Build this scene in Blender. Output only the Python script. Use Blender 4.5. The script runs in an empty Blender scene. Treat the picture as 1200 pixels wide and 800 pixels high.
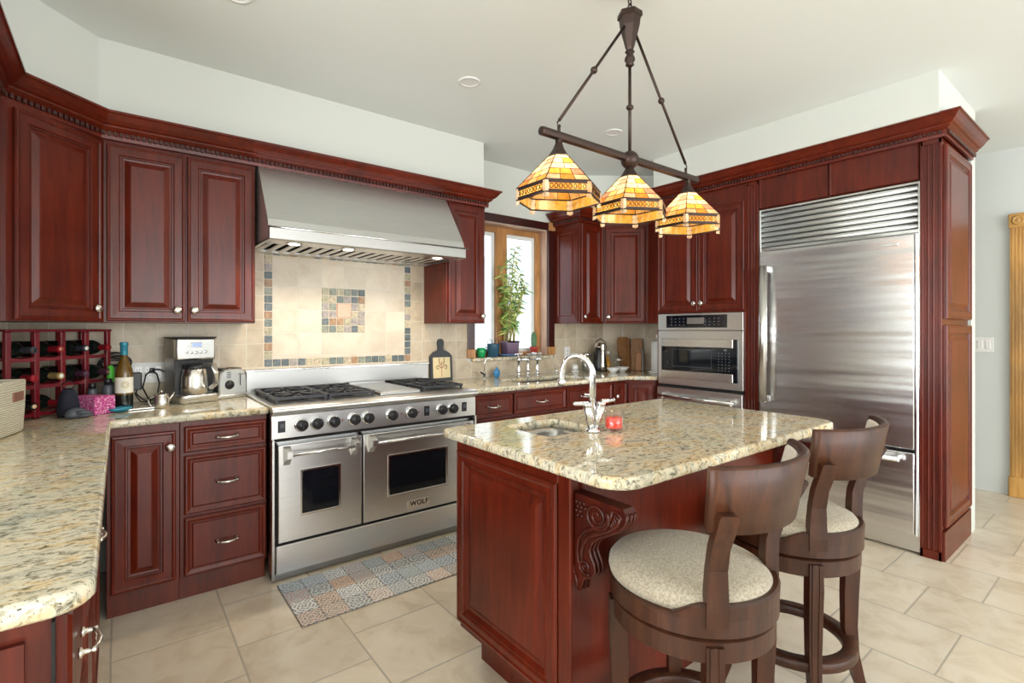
import bpy, bmesh, math, random
from mathutils import Vector, Matrix
PI = math.pi
S = bpy.context.scene
COL = S.collection
random.seed(7)

# ------------------------------------------------------------------ camera, light, exposure
cam_d = bpy.data.cameras.new('camera'); cam = bpy.data.objects.new('camera', cam_d); COL.objects.link(cam)
cam.location = (0, 0, 1.30)
TH = math.radians(52.155)
cam.rotation_euler = (PI/2, 0, TH - PI/2)
cam_d.sensor_width = 36; cam_d.lens = 592/1200*36
cam_d.shift_y = -14/1200
cam_d.clip_start = 0.02
S.camera = cam
S.view_settings.view_transform = 'Standard'; S.view_settings.look = 'None'
S.view_settings.exposure = 0.08; S.view_settings.gamma = 1.0
S.view_settings.use_curve_mapping = False
W = bpy.data.worlds.new('daylight'); S.world = W; W.use_nodes = True
bg = W.node_tree.nodes['Background']; bg.inputs[0].default_value = (0.80, 0.90, 1.0, 1); bg.inputs[1].default_value = 3.0

def area(name, loc, rot, sx, sy, power, col=(1, 1, 1)):
    d = bpy.data.lights.new(name, 'AREA'); d.shape = 'RECTANGLE'; d.size = sx; d.size_y = sy
    d.energy = power; d.color = col
    o = bpy.data.objects.new(name, d); COL.objects.link(o); o.location = loc; o.rotation_euler = rot
    return o
# daylight through the tall windows of the room behind and to the left of the camera
area('rear_window_daylight', (2.2, -3.9, 1.35), (math.radians(104), 0, 0), 5.2, 2.1, 165, (1.0, .98, .94))
area('left_window_daylight', (-4.3, -0.2, 1.30), (math.radians(104), 0, -PI/2), 4.4, 2.1, 205, (1.0, .985, .955))

# ------------------------------------------------------------------ materials
def newmat(name):
    m = bpy.data.materials.new(name); m.use_nodes = True
    nt = m.node_tree; return m, nt, nt.nodes['Principled BSDF']
def P(b, **k):
    for n, v in k.items():
        n = {'color': 'Base Color', 'rough': 'Roughness', 'metal': 'Metallic', 'coat': 'Coat Weight', 'coatr': 'Coat Roughness', 'trans': 'Transmission Weight',
             'ior': 'IOR', 'alpha': 'Alpha', 'spec': 'Specular IOR Level', 'em': 'Emission Color', 'ems': 'Emission Strength', 'aniso': 'Anisotropic', 'sheen': 'Sheen Weight'}[n]
        if isinstance(v, tuple) and len(v) == 3: v = v + (1,)
        b.inputs[n].default_value = v
def simple(name, color, rough=.5, metal=0, **k):
    m, nt, b = newmat(name); P(b, color=color, rough=rough, metal=metal, **k)
    # faint procedural variation
    t = nt.nodes.new('ShaderNodeTexCoord'); n = nt.nodes.new('ShaderNodeTexNoise'); n.inputs['Scale'].default_value = 14
    r = nt.nodes.new('ShaderNodeMapRange'); r.inputs[3].default_value = max(0, rough-.04); r.inputs[4].default_value = rough+.04
    nt.links.new(t.outputs['Object'], n.inputs['Vector']); nt.links.new(n.outputs[0], r.inputs[0]); nt.links.new(r.outputs[0], b.inputs['Roughness'])
    return m
def nd(nt, typ, **k):
    n = nt.nodes.new(typ)
    for a, v in k.items():
        if a in n.inputs.keys(): n.inputs[a].default_value = v
        else: setattr(n, a, v)
    return n
def ramp(nt, stops, interp='LINEAR'):
    r = nt.nodes.new('ShaderNodeValToRGB'); r.color_ramp.interpolation = interp
    e = r.color_ramp.elements
    while len(e) < len(stops): e.new(0.5)
    for el, (p, c) in zip(e, stops): el.position = p; el.color = tuple(c)[:3] + (1,)
    return r
def mapping(nt, scale=(1, 1, 1), coord='Object', rot=(0, 0, 0), loc=(0, 0, 0)):
    t = nt.nodes.new('ShaderNodeTexCoord'); m = nt.nodes.new('ShaderNodeMapping')
    m.inputs['Scale'].default_value = scale; m.inputs['Rotation'].default_value = rot; m.inputs['Location'].default_value = loc
    nt.links.new(t.outputs[coord], m.inputs['Vector']); return m.outputs[0]
def mixc(nt, fac, a, b, mode='MIX'):
    m = nt.nodes.new('ShaderNodeMix'); m.data_type = 'RGBA'; m.blend_type = mode
    for s, v in ((0, fac), (6, a), (7, b)):
        if hasattr(v, 'is_linked'): nt.links.new(v, m.inputs[s])
        else: m.inputs[s].default_value = v if s == 0 else tuple(v)[:3] + (1,)
    return m.outputs[2]
def bump(nt, b, h, strength=.2, dist=.002):
    n = nt.nodes.new('ShaderNodeBump'); n.inputs['Strength'].default_value = strength; n.inputs['Distance'].default_value = dist
    nt.links.new(h, n.inputs['Height']); nt.links.new(n.outputs[0], b.inputs['Normal'])

def wood(name, c1, c2, c3, rough=.3, coat=.35, sc=1.0):
    m, nt, b = newmat(name)
    v = mapping(nt, (16*sc, 16*sc, 1.6*sc))
    n = nd(nt, 'ShaderNodeTexNoise', Scale=2.2, Detail=6.0, Roughness=.62, Distortion=.6)
    nt.links.new(v, n.inputs['Vector'])
    r = ramp(nt, [(.28, c1), (.52, c2), (.78, c3)]); nt.links.new(n.outputs[0], r.inputs[0])
    v2 = mapping(nt, (2.5, 2.5, 1.4))
    n2 = nd(nt, 'ShaderNodeTexNoise', Scale=1.4, Detail=2.0); nt.links.new(v2, n2.inputs['Vector'])
    r2 = ramp(nt, [(.35, (.72, .68, .66)), (.68, (1.18, 1.12, 1.1))]); nt.links.new(n2.outputs[0], r2.inputs[0])
    nt.links.new(mixc(nt, 1.0, r.outputs[0], r2.outputs[0], 'MULTIPLY'), b.inputs['Base Color'])
    P(b, rough=rough, coat=coat, coatr=.18, spec=.34)
    bump(nt, b, n.outputs[0], .06, .001)
    return m
M = {}
M['cherry'] = wood('cherry_wood', (.068, .0062, .0020), (.112, .0116, .0030), (.165, .0210, .0046), .33, .12)
M['cherry_dark'] = wood('cherry_glaze', (.030, .005, .004), (.045, .007, .005), (.060, .009, .006))
M['cherry_toe'] = wood('cherry_toe', (.09, .012, .004), (.14, .021, .007), (.19, .032, .010))
M['carved'] = wood('carved_cherry', (.035, .0040, .0018), (.070, .0085, .0032), (.115, .0170, .0055), .36, .1)
M['walnut'] = wood('walnut_stain', (.024, .0078, .0035), (.052, .0170, .0070), (.090, .030, .0110), .42, .06)
M['pine'] = wood('window_pine', (.36, .17, .055), (.47, .24, .085), (.58, .33, .14), .4, .2)
M['pine_pale'] = wood('window_return', (.45, .30, .21), (.55, .38, .28), (.63, .46, .36), .45, .1)
M['oak'] = wood('oak_casing', (.42, .22, .055), (.55, .31, .085), (.66, .40, .14), .38, .3)
M['board'] = wood('cutting_board', (.22, .10, .035), (.36, .18, .07), (.48, .27, .12), .5, .1, 2)
M['rackred'] = wood('rack_paint', (.14, .006, .012), (.19, .010, .018), (.25, .016, .026), .35, .3)
M['bronze'] = simple('bronze', (.055, .036, .030), .42, .75)
M['nickel'] = simple('nickel', (.72, .69, .64), .25, 1)
M['chrome'] = simple('chrome', (.80, .81, .82), .13, 1)
M['black'] = simple('black_plastic', (.012, .012, .014), .35)
M['blackmat'] = simple('cast_iron', (.018, .020, .026), .42)
M['glassblack'] = simple('oven_glass', (.006, .008, .012), .06)
M['white'] = simple('white_plastic', (.78, .77, .74), .4)
M['mark'] = simple('printed_marks', (.16, .17, .18), .5)
M['ceramic'] = simple('white_ceramic', (.80, .80, .78), .15)
M['paper'] = simple('paper', (.85, .85, .83), .9)
M['gap'] = simple('dark_gap', (.006, .004, .004), .8)
M['terracotta'] = simple('red_pot', (.42, .045, .03), .5)
M['potpurple'] = simple('purple_pot', (.20, .13, .20), .45)
M['bluepot'] = simple('blue_pot', (.025, .085, .14), .3)
M['saucer'] = simple('blue_saucer', (.10, .20, .40), .35)
M['soil'] = simple('soil', (.05, .035, .02), .95)
M['leaf'] = simple('leaf', (.20, .38, .08), .5)
M['leaf2'] = simple('leaf_yellow', (.52, .60, .16), .5)
M['leaf3'] = simple('leaf_dark', (.09, .22, .07), .5)
M['stalk'] = simple('stalk', (.42, .36, .12), .55)
M['cactus'] = simple('cactus', (.10, .20, .10), .8)
M['greenglass'] = simple('green_glass', (.02, .52, .16), .15, 0, trans=.3)
M['wine'] = simple('wine_glass_dark', (.006, .010, .008), .1)
M['amber'] = simple('amber_glass', (.11, .058, .008), .08)
M['foilred'] = simple('foil_red', (.33, .012, .022), .3, .3)
M['foilgold'] = simple('foil_gold', (.50, .38, .14), .3, .5)
M['foilgrey'] = simple('foil_grey', (.05, .06, .08), .35, .3)
M['foilteal'] = simple('foil_teal', (.03, .22, .32), .35, .2)
M['foilplum'] = simple('foil_plum', (.07, .025, .05), .4)
M['cork'] = simple('cork', (.62, .42, .24), .8)
M['label'] = simple('label_paper', (.76, .74, .64), .7)
M['panelcream'] = simple('painted_cream', (.74, .62, .36), .6)
M['gold'] = simple('gold_print', (.52, .36, .09), .4, .4)
M['basket'] = None
M['navy'] = simple('navy_cloth', (.008, .009, .022), .9)
M['grey'] = simple('grey_plastic', (.07, .08, .095), .45)
M['green'] = simple('green_plastic', (.10, .62, .06), .4)
M['bluetape'] = simple('blue_plastic', (.03, .20, .42), .3)
M['wax'] = simple('coral_wax', (.90, .055, .025), .35, 0, em=(.9, .08, .04), ems=.0)
M['oil'] = simple('oil', (.55, .25, .02), .1)
M['knifewood'] = simple('block_wood', (.42, .20, .09), .5)
M['copper'] = simple('copper_rose', (.45, .22, .15), .3, .7)
M['screen'] = simple('lcd_screen', (.30, .38, .75), .3, 0, em=(.35, .45, 1, 1), ems=.6)
M['paint'] = simple('wall_paint', (.62, .64, .595), .75)
M['ceilpaint'] = simple('ceiling_paint', (.765, .80, .78), .8)
M['hallpaint'] = simple('hall_paint', (.62, .64, .62), .75)
M['whitepaint'] = simple('white_paint', (.75, .76, .74), .6)

# clear glass
def glass(name, tint=(1, 1, 1), a=.12, rough=.03):
    m, nt, b = newmat(name)
    out = nt.nodes['Material Output']
    tr = nd(nt, 'ShaderNodeBsdfTransparent'); tr.inputs[0].default_value = tuple(tint) + (1,)
    gl = nd(nt, 'ShaderNodeBsdfGlossy', Roughness=rough)
    lw = nd(nt, 'ShaderNodeLayerWeight', Blend=.5); pw = nd(nt, 'ShaderNodeMath', operation='POWER'); pw.inputs[1].default_value = 4.0; nt.links.new(lw.outputs['Facing'], pw.inputs[0])
    ad = nd(nt, 'ShaderNodeMath', operation='MULTIPLY_ADD'); nt.links.new(pw.outputs[0], ad.inputs[0]); ad.inputs[1].default_value = .75; ad.inputs[2].default_value = a
    mx = nd(nt, 'ShaderNodeMixShader'); nt.links.new(ad.outputs[0], mx.inputs[0]); nt.links.new(tr.outputs[0], mx.inputs[1]); nt.links.new(gl.outputs[0], mx.inputs[2])
    nt.links.new(mx.outputs[0], out.inputs[0]); return m
M['pane'] = glass('window_glass', (1, 1, 1), .03)
M['jar'] = glass('clear_glass', (.93, .95, .95), .10)
M['candleglass'] = glass('candle_glass', (1, .96, .95), .07)

# brushed stainless
def steel(name, col, rough, stretch, wave=0.0, wscale=(1, 1, 1), st=.05):
    m, nt, b = newmat(name)
    v = mapping(nt, stretch); n = nd(nt, 'ShaderNodeTexNoise', Scale=3.0, Detail=4.0, Roughness=.7); nt.links.new(v, n.inputs['Vector'])
    r = nd(nt, 'ShaderNodeMapRange'); r.inputs[3].default_value = rough*.8; r.inputs[4].default_value = rough*1.25
    nt.links.new(n.outputs[0], r.inputs[0]); nt.links.new(r.outputs[0], b.inputs['Roughness'])
    r2 = ramp(nt, [(.3, tuple(c*.93 for c in col)), (.7, tuple(min(1, c*1.05) for c in col))]); nt.links.new(n.outputs[0], r2.inputs[0]); nt.links.new(r2.outputs[0], b.inputs['Base Color'])
    P(b, metal=1.0)
    b1 = nd(nt, 'ShaderNodeBump', Strength=st, Distance=.001); nt.links.new(n.outputs[0], b1.inputs['Height'])
    last = b1
    if wave:
        v2 = mapping(nt, wscale); n2 = nd(nt, 'ShaderNodeTexNoise', Scale=1.0, Detail=2.0); nt.links.new(v2, n2.inputs['Vector'])
        b2 = nd(nt, 'ShaderNodeBump', Strength=1.0, Distance=wave); nt.links.new(n2.outputs[0], b2.inputs['Height']); nt.links.new(b1.outputs[0], b2.inputs['Normal']); last = b2
    nt.links.new(last.outputs[0], b.inputs['Normal']); return m
M['steel'] = steel('stainless', (.73, .73, .72), .29, (2, 2, 120))
M['steelv'] = steel('stainless_vertical', (.66, .655, .64), .24, (120, 120, 2))
M['steelfridge'] = steel('stainless_fridge', (.76, .76, .77), .22, (2, 2, 190), .012, (.40, .5, 6.5), .14)
M['steelhood'] = steel('stainless_hood', (.74, .75, .74), .42, (2, 2, 90))
M['steelmid'] = steel('stainless_mid', (.40, .395, .38), .33, (2, 2, 90))
M['steeldark'] = steel('stainless_dark', (.42, .42, .42), .3, (2, 2, 90))

# granite
def math_(nt, op, a, b_=None, c=None):
    n = nt.nodes.new('ShaderNodeMath'); n.operation = op
    for i, v in enumerate((a, b_, c)):
        if v is None: continue
        if hasattr(v, 'is_linked'): nt.links.new(v, n.inputs[i])
        else: n.inputs[i].default_value = v
    return n.outputs[0]
def granite():
    m, nt, b = newmat('granite')
    v = mapping(nt, (1, 2.1, 1), rot=(0, 0, .30))
    n1 = nd(nt, 'ShaderNodeTexNoise', Scale=7.0, Detail=8.0, Roughness=.62, Distortion=1.0); nt.links.new(v, n1.inputs['Vector'])
    r1 = ramp(nt, [(.30, (.40, .41, .35)), (.41, (.62, .58, .46)), (.51, (.72, .66, .51)), (.60, (.68, .53, .31)), (.74, (.76, .70, .58))]); nt.links.new(n1.outputs[0], r1.inputs[0])
    n2 = nd(nt, 'ShaderNodeTexNoise', Scale=36.0, Detail=7.0, Roughness=.74, Distortion=.8); nt.links.new(v, n2.inputs['Vector'])
    r2 = ramp(nt, [(.34, (.12, .14, .13)), (.42, (.42, .42, .37)), (.49, (1, 1, 1)), (.70, (1.12, 1.1, 1.05))]); nt.links.new(n2.outputs[0], r2.inputs[0])
    c = mixc(nt, .95, r1.outputs[0], r2.outputs[0], 'MULTIPLY')
    n3 = nd(nt, 'ShaderNodeTexNoise', Scale=95.0, Detail=3.0, Roughness=.7); nt.links.new(v, n3.inputs['Vector'])
    r3 = ramp(nt, [(.33, (1, 1, 1)), (.39, (0, 0, 0))]); nt.links.new(n3.outputs[0], r3.inputs[0])
    c = mixc(nt, r3.outputs[0], c, (.07, .055, .05))
    n4 = nd(nt, 'ShaderNodeTexNoise', Scale=11.0, Detail=6.0, Roughness=.65); nt.links.new(v, n4.inputs['Vector'])
    r4 = ramp(nt, [(.59, (0, 0, 0)), (.67, (1, 1, 1))]); nt.links.new(n4.outputs[0], r4.inputs[0])
    c = mixc(nt, math_(nt, 'MULTIPLY', r4.outputs[0], .55), c, (.56, .36, .13))
    nt.links.new(c, b.inputs['Base Color']); P(b, rough=.06, spec=.6); return m
M['granite'] = granite()

# floor tiles: half-offset columns along y
def tilemat(name, pu, pv, ou, ov, g, cols, grout, stagger=.5, axes=('X', 'Y'), rough=.35, bumps=.25):
    m, nt, b = newmat(name)
    t = nt.nodes.new('ShaderNodeTexCoord'); s = nt.nodes.new('ShaderNodeSeparateXYZ'); nt.links.new(t.outputs['Object'], s.inputs[0])
    u = math_(nt, 'DIVIDE', math_(nt, 'SUBTRACT', s.outputs[axes[0]], ou), pu)
    ci = math_(nt, 'FLOOR', u); fu = math_(nt, 'SUBTRACT', u, ci)
    off = math_(nt, 'MULTIPLY', math_(nt, 'MODULO', math_(nt, 'ADD', ci, 100.0), 2.0), stagger)
    w = math_(nt, 'ADD', math_(nt, 'DIVIDE', math_(nt, 'SUBTRACT', s.outputs[axes[1]], ov), pv), off)
    cj = math_(nt, 'FLOOR', w); fw = math_(nt, 'SUBTRACT', w, cj)
    du = math_(nt, 'MULTIPLY', math_(nt, 'MINIMUM', fu, math_(nt, 'SUBTRACT', 1.0, fu)), pu)
    dv = math_(nt, 'MULTIPLY', math_(nt, 'MINIMUM', fw, math_(nt, 'SUBTRACT', 1.0, fw)), pv)
    d = math_(nt, 'MINIMUM', du, dv)
    mr = nd(nt, 'ShaderNodeMapRange'); mr.inputs[1].default_value = g*.5; mr.inputs[2].default_value = g*.5+.0025; nt.links.new(d, mr.inputs[0])
    cv = nt.nodes.new('ShaderNodeCombineXYZ'); nt.links.new(ci, cv.inputs[0]); nt.links.new(cj, cv.inputs[1])
    wn = nd(nt, 'ShaderNodeTexWhiteNoise'); nt.links.new(cv.outputs[0], wn.inputs['Vector'])
    # decorrelate noise per tile
    sc = nd(nt, 'ShaderNodeVectorMath', operation='SCALE'); nt.links.new(wn.outputs['Color'], sc.inputs[0]); sc.inputs['Scale'].default_value = 9.0
    ad = nd(nt, 'ShaderNodeVectorMath', operation='ADD'); nt.links.new(t.outputs['Object'], ad.inputs[0]); nt.links.new(sc.outputs[0], ad.inputs[1])
    n = nd(nt, 'ShaderNodeTexNoise', Scale=6.0, Detail=7.0, Roughness=.62, Distortion=.8); nt.links.new(ad.outputs[0], n.inputs['Vector'])
    r = ramp(nt, [(.32, cols[0]), (.5, cols[1]), (.68, cols[2])]); nt.links.new(n.outputs[0], r.inputs[0])
    br = nd(nt, 'ShaderNodeMapRange'); br.inputs[3].default_value = .93; br.inputs[4].default_value = 1.05; nt.links.new(wn.outputs['Value'], br.inputs[0])
    cc = nt.nodes.new('ShaderNodeCombineColor'); [nt.links.new(br.outputs[0], cc.inputs[i]) for i in range(3)]
    tc = mixc(nt, 1.0, r.outputs[0], cc.outputs[0], 'MULTIPLY')
    nt.links.new(mixc(nt, mr.outputs[0], grout, tc), b.inputs['Base Color'])
    P(b, rough=rough)
    h = math_(nt, 'ADD', mr.outputs[0], math_(nt, 'MULTIPLY', n.outputs[0], .25)); bump(nt, b, h, bumps, .003)
    return m
M['floor'] = tilemat('floor_tile', .4085, .398, -.028, 2.516, .005, ((.60, .50, .37), (.71, .615, .48), (.76, .68, .56)), (.46, .41, .33), rough=.28)
M['splash'] = tilemat('backsplash_tile', .151, .151, .018, 1.06, .004, ((.44, .35, .24), (.56, .465, .335), (.63, .54, .41)), (.62, .57, .47), 0, ('X', 'Z'), .4)
M['splashY'] = tilemat('backsplash_tile_side', .151, .151, .018, 1.06, .004, ((.44, .35, .24), (.56, .465, .335), (.63, .54, .41)), (.62, .57, .47), 0, ('Y', 'Z'), .4)
M['splashin'] = tilemat('inset_tile', .1535, .151, .769, 1.13, .004, ((.60, .50, .38), (.68, .59, .46), (.72, .64, .52)), (.66, .60, .50), 0, ('X', 'Z'), .35)

def mosaic():
    m, nt, b = newmat('mosaic_stone')
    g = nt.nodes.new('ShaderNodeNewGeometry')
    r = ramp(nt, [(0, (.15, .19, .18)), (.14, (.40, .38, .26)), (.27, (.09, .12, .13)), (.40, (.36, .22, .12)), (.52, (.24, .27, .22)), (.64, (.34, .31, .30)), (.76, (.12, .15, .17)), (.88, (.50, .44, .32))], 'CONSTANT')
    nt.links.new(g.outputs['Random Per Island'], r.inputs[0])
    n = nd(nt, 'ShaderNodeTexNoise', Scale=55.0, Detail=4.0); nt.links.new(mapping(nt), n.inputs['Vector'])
    r2 = ramp(nt, [(.3, (.65, .62, .6)), (.7, (1.4, 1.35, 1.3))]); nt.links.new(n.outputs[0], r2.inputs[0])
    nt.links.new(mixc(nt, 1.0, r.outputs[0], r2.outputs[0], 'MULTIPLY'), b.inputs['Base Color']); P(b, rough=.4); bump(nt, b, n.outputs[0], .4, .002); return m
M['mosaic'] = mosaic()

def weave(name, c1, c2, sx, sz, rough=.85):
    m, nt, b = newmat(name)
    v = mapping(nt, (sx, sx, sz)); n = nd(nt, 'ShaderNodeTexNoise', Scale=4.0, Detail=3.0); nt.links.new(v, n.inputs['Vector'])
    r = ramp(nt, [(.38, c1), (.62, c2)]); nt.links.new(n.outputs[0], r.inputs[0]); nt.links.new(r.outputs[0], b.inputs['Base Color'])
    P(b, rough=rough, sheen=.2); bump(nt, b, n.outputs[0], .5, .003); return m
M['fabric'] = weave('seat_fabric', (.29, .245, .175), (.44, .385, .295), 45, 45)
M['cream'] = weave('cream_fabric', (.55, .48, .40), (.66, .60, .52), 60, 60)
def basketmat():
    m, nt, b = newmat('woven_basket')
    w = nd(nt, 'ShaderNodeTexWave', Scale=38.0, Distortion=2.5, Detail=1.0); w.bands_direction = 'Z'; nt.links.new(mapping(nt), w.inputs['Vector'])
    r = ramp(nt, [(.15, (.52, .46, .33)), (.5, (.78, .74, .60))]); nt.links.new(w.outputs[0], r.inputs[0]); nt.links.new(r.outputs[0], b.inputs['Base Color'])
    P(b, rough=.8); bump(nt, b, w.outputs[0], .8, .004); return m
M['basket'] = basketmat()
def pinkbox():
    m, nt, b = newmat('pink_print')
    n = nd(nt, 'ShaderNodeTexNoise', Scale=1.0, Detail=2.0); nt.links.new(mapping(nt, (90, 90, 200)), n.inputs['Vector'])
    r = ramp(nt, [(.54, (.46, .04, .22)), (.60, (.80, .52, .64))]); nt.links.new(n.outputs[0], r.inputs[0]); nt.links.new(r.outputs[0], b.inputs['Base Color']); P(b, rough=.6); return m
M['pink'] = pinkbox()

# patchwork rug
def rugmat():
    m, nt, b = newmat('patchwork_rug'); p = .1085
    t = nt.nodes.new('ShaderNodeTexCoord'); s = nt.nodes.new('ShaderNodeSeparateXYZ'); nt.links.new(t.outputs['Object'], s.inputs[0])
    u = math_(nt, 'DIVIDE', s.outputs[0], p); w = math_(nt, 'DIVIDE', s.outputs[1], p*1.035)
    iu = math_(nt, 'FLOOR', u); iw = math_(nt, 'FLOOR', w)
    fu = math_(nt, 'SUBTRACT', math_(nt, 'SUBTRACT', u, iu), .5); fw = math_(nt, 'SUBTRACT', math_(nt, 'SUBTRACT', w, iw), .5)
    cv = nt.nodes.new('ShaderNodeCombineXYZ'); nt.links.new(iu, cv.inputs[0]); nt.links.new(iw, cv.inputs[1])
    wn = nd(nt, 'ShaderNodeTexWhiteNoise'); nt.links.new(cv.outputs[0], wn.inputs['Vector'])
    cv2 = nt.nodes.new('ShaderNodeCombineXYZ'); nt.links.new(iw, cv2.inputs[0]); nt.links.new(iu, cv2.inputs[1]); cv2.inputs[2].default_value = 3.3
    wn2 = nd(nt, 'ShaderNodeTexWhiteNoise'); nt.links.new(cv2.outputs[0], wn2.inputs['Vector'])
    base = ramp(nt, [(0, (.62, .62, .60)), (.2, (.52, .57, .62)), (.38, (.74, .73, .70)), (.55, (.70, .56, .46)), (.7, (.50, .55, .56)), (.85, (.78, .78, .76))], 'CONSTANT'); nt.links.new(wn.outputs['Value'], base.inputs[0])
    ink = ramp(nt, [(0, (.12, .15, .20)), (.25, (.42, .20, .11)), (.4, (.16, .20, .22)), (.6, (.10, .08, .08)), (.78, (.25, .31, .38)), (.9, (.55, .24, .12))], 'CONSTANT'); nt.links.new(wn2.outputs['Value'], ink.inputs[0])
    au = math_(nt, 'ABSOLUTE', fu); aw = math_(nt, 'ABSOLUTE', fw)
    rad = math_(nt, 'SQRT', math_(nt, 'ADD', math_(nt, 'MULTIPLY', fu, fu), math_(nt, 'MULTIPLY', fw, fw)))
    ang = math_(nt, 'ARCTAN2', fu, fw)
    k = math_(nt, 'MULTIPLY_ADD', wn.outputs['Value'], 30.0, 26.0)
    pet = math_(nt, 'ROUND', math_(nt, 'MULTIPLY_ADD', wn2.outputs['Value'], 4.0, 4.0))
    a1 = math_(nt, 'SINE', math_(nt, 'MULTIPLY', rad, k)); a2 = math_(nt, 'SINE', math_(nt, 'MULTIPLY', ang, pet))
    a3 = math_(nt, 'MULTIPLY', math_(nt, 'SINE', math_(nt, 'MULTIPLY', au, 30.0)), math_(nt, 'SINE', math_(nt, 'MULTIPLY', aw, 30.0)))
    f = math_(nt, 'ADD', math_(nt, 'MULTIPLY', a1, a2), math_(nt, 'MULTIPLY', a3, .8))
    mr = nd(nt, 'ShaderNodeMapRange'); mr.inputs[1].default_value = .15; mr.inputs[2].default_value = .30; nt.links.new(f, mr.inputs[0])
    c = mixc(nt, math_(nt, 'MULTIPLY', mr.outputs[0], .82), base.outputs[0], ink.outputs[0])
    edge = math_(nt, 'GREATER_THAN', math_(nt, 'MAXIMUM', au, aw), .482)
    c = mixc(nt, math_(nt, 'MULTIPLY', edge, .65), c, (.10, .11, .12))
    nt.links.new(c, b.inputs['Base Color']); P(b, rough=.55); return m
M['rug'] = rugmat()

# stained glass of the shades
def stained(name, cols, st, nx=14.0):
    m, nt, b = newmat(name)
    g = nt.nodes.new('ShaderNodeNewGeometry')
    r = ramp(nt, [(i/len(cols), c) for i, c in enumerate(cols)], 'CONSTANT'); nt.links.new(g.outputs['Random Per Island'], r.inputs[0])
    n = nd(nt, 'ShaderNodeTexNoise', Scale=22.0, Detail=4.0, Distortion=1.5); nt.links.new(mapping(nt), n.inputs['Vector'])
    r2 = ramp(nt, [(.3, (.72, .62, .5)), (.7, (1.15, 1.1, 1.05))]); nt.links.new(n.outputs[0], r2.inputs[0])
    c = mixc(nt, 1.0, r.outputs[0], r2.outputs[0], 'MULTIPLY')
    out = nt.nodes['Material Output']
    P(b, rough=.2); nt.links.new(c, b.inputs['Base Color'])
    tl = nd(nt, 'ShaderNodeBsdfTranslucent'); nt.links.new(c, tl.inputs[0])
    mx = nd(nt, 'ShaderNodeMixShader'); mx.inputs[0].default_value = .6
    nt.links.new(b.outputs[0], mx.inputs[1]); nt.links.new(tl.outputs[0], mx.inputs[2])
    nt.links.new(c, b.inputs['Emission Color']); b.inputs['Emission Strength'].default_value = st
    nt.links.new(mx.outputs[0], out.inputs[0]); return m
M['stained'] = stained('stained_glass', [(.80, .30, .05), (.84, .50, .20), (.84, .66, .42), (.66, .30, .20), (.86, .42, .07), (.80, .56, .38)], .10)
M['stainedband'] = stained('stained_glass_band', [(.82, .50, .10), (.84, .60, .22), (.78, .38, .06)], .08)
M['opal'] = stained('opal_glass', [(.84, .74, .60), (.86, .80, .68), (.84, .62, .38)], .06)
def emis(name, col, st):
    m, nt, b = newmat(name); P(b, color=(.9, .88, .8), em=col, ems=st); return m
M['lampglow'] = emis('lamp_lens', (1, .90, .74), 14)
M['lightlens'] = simple('downlight_lens', (.80, .80, .79), .5)

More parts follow.
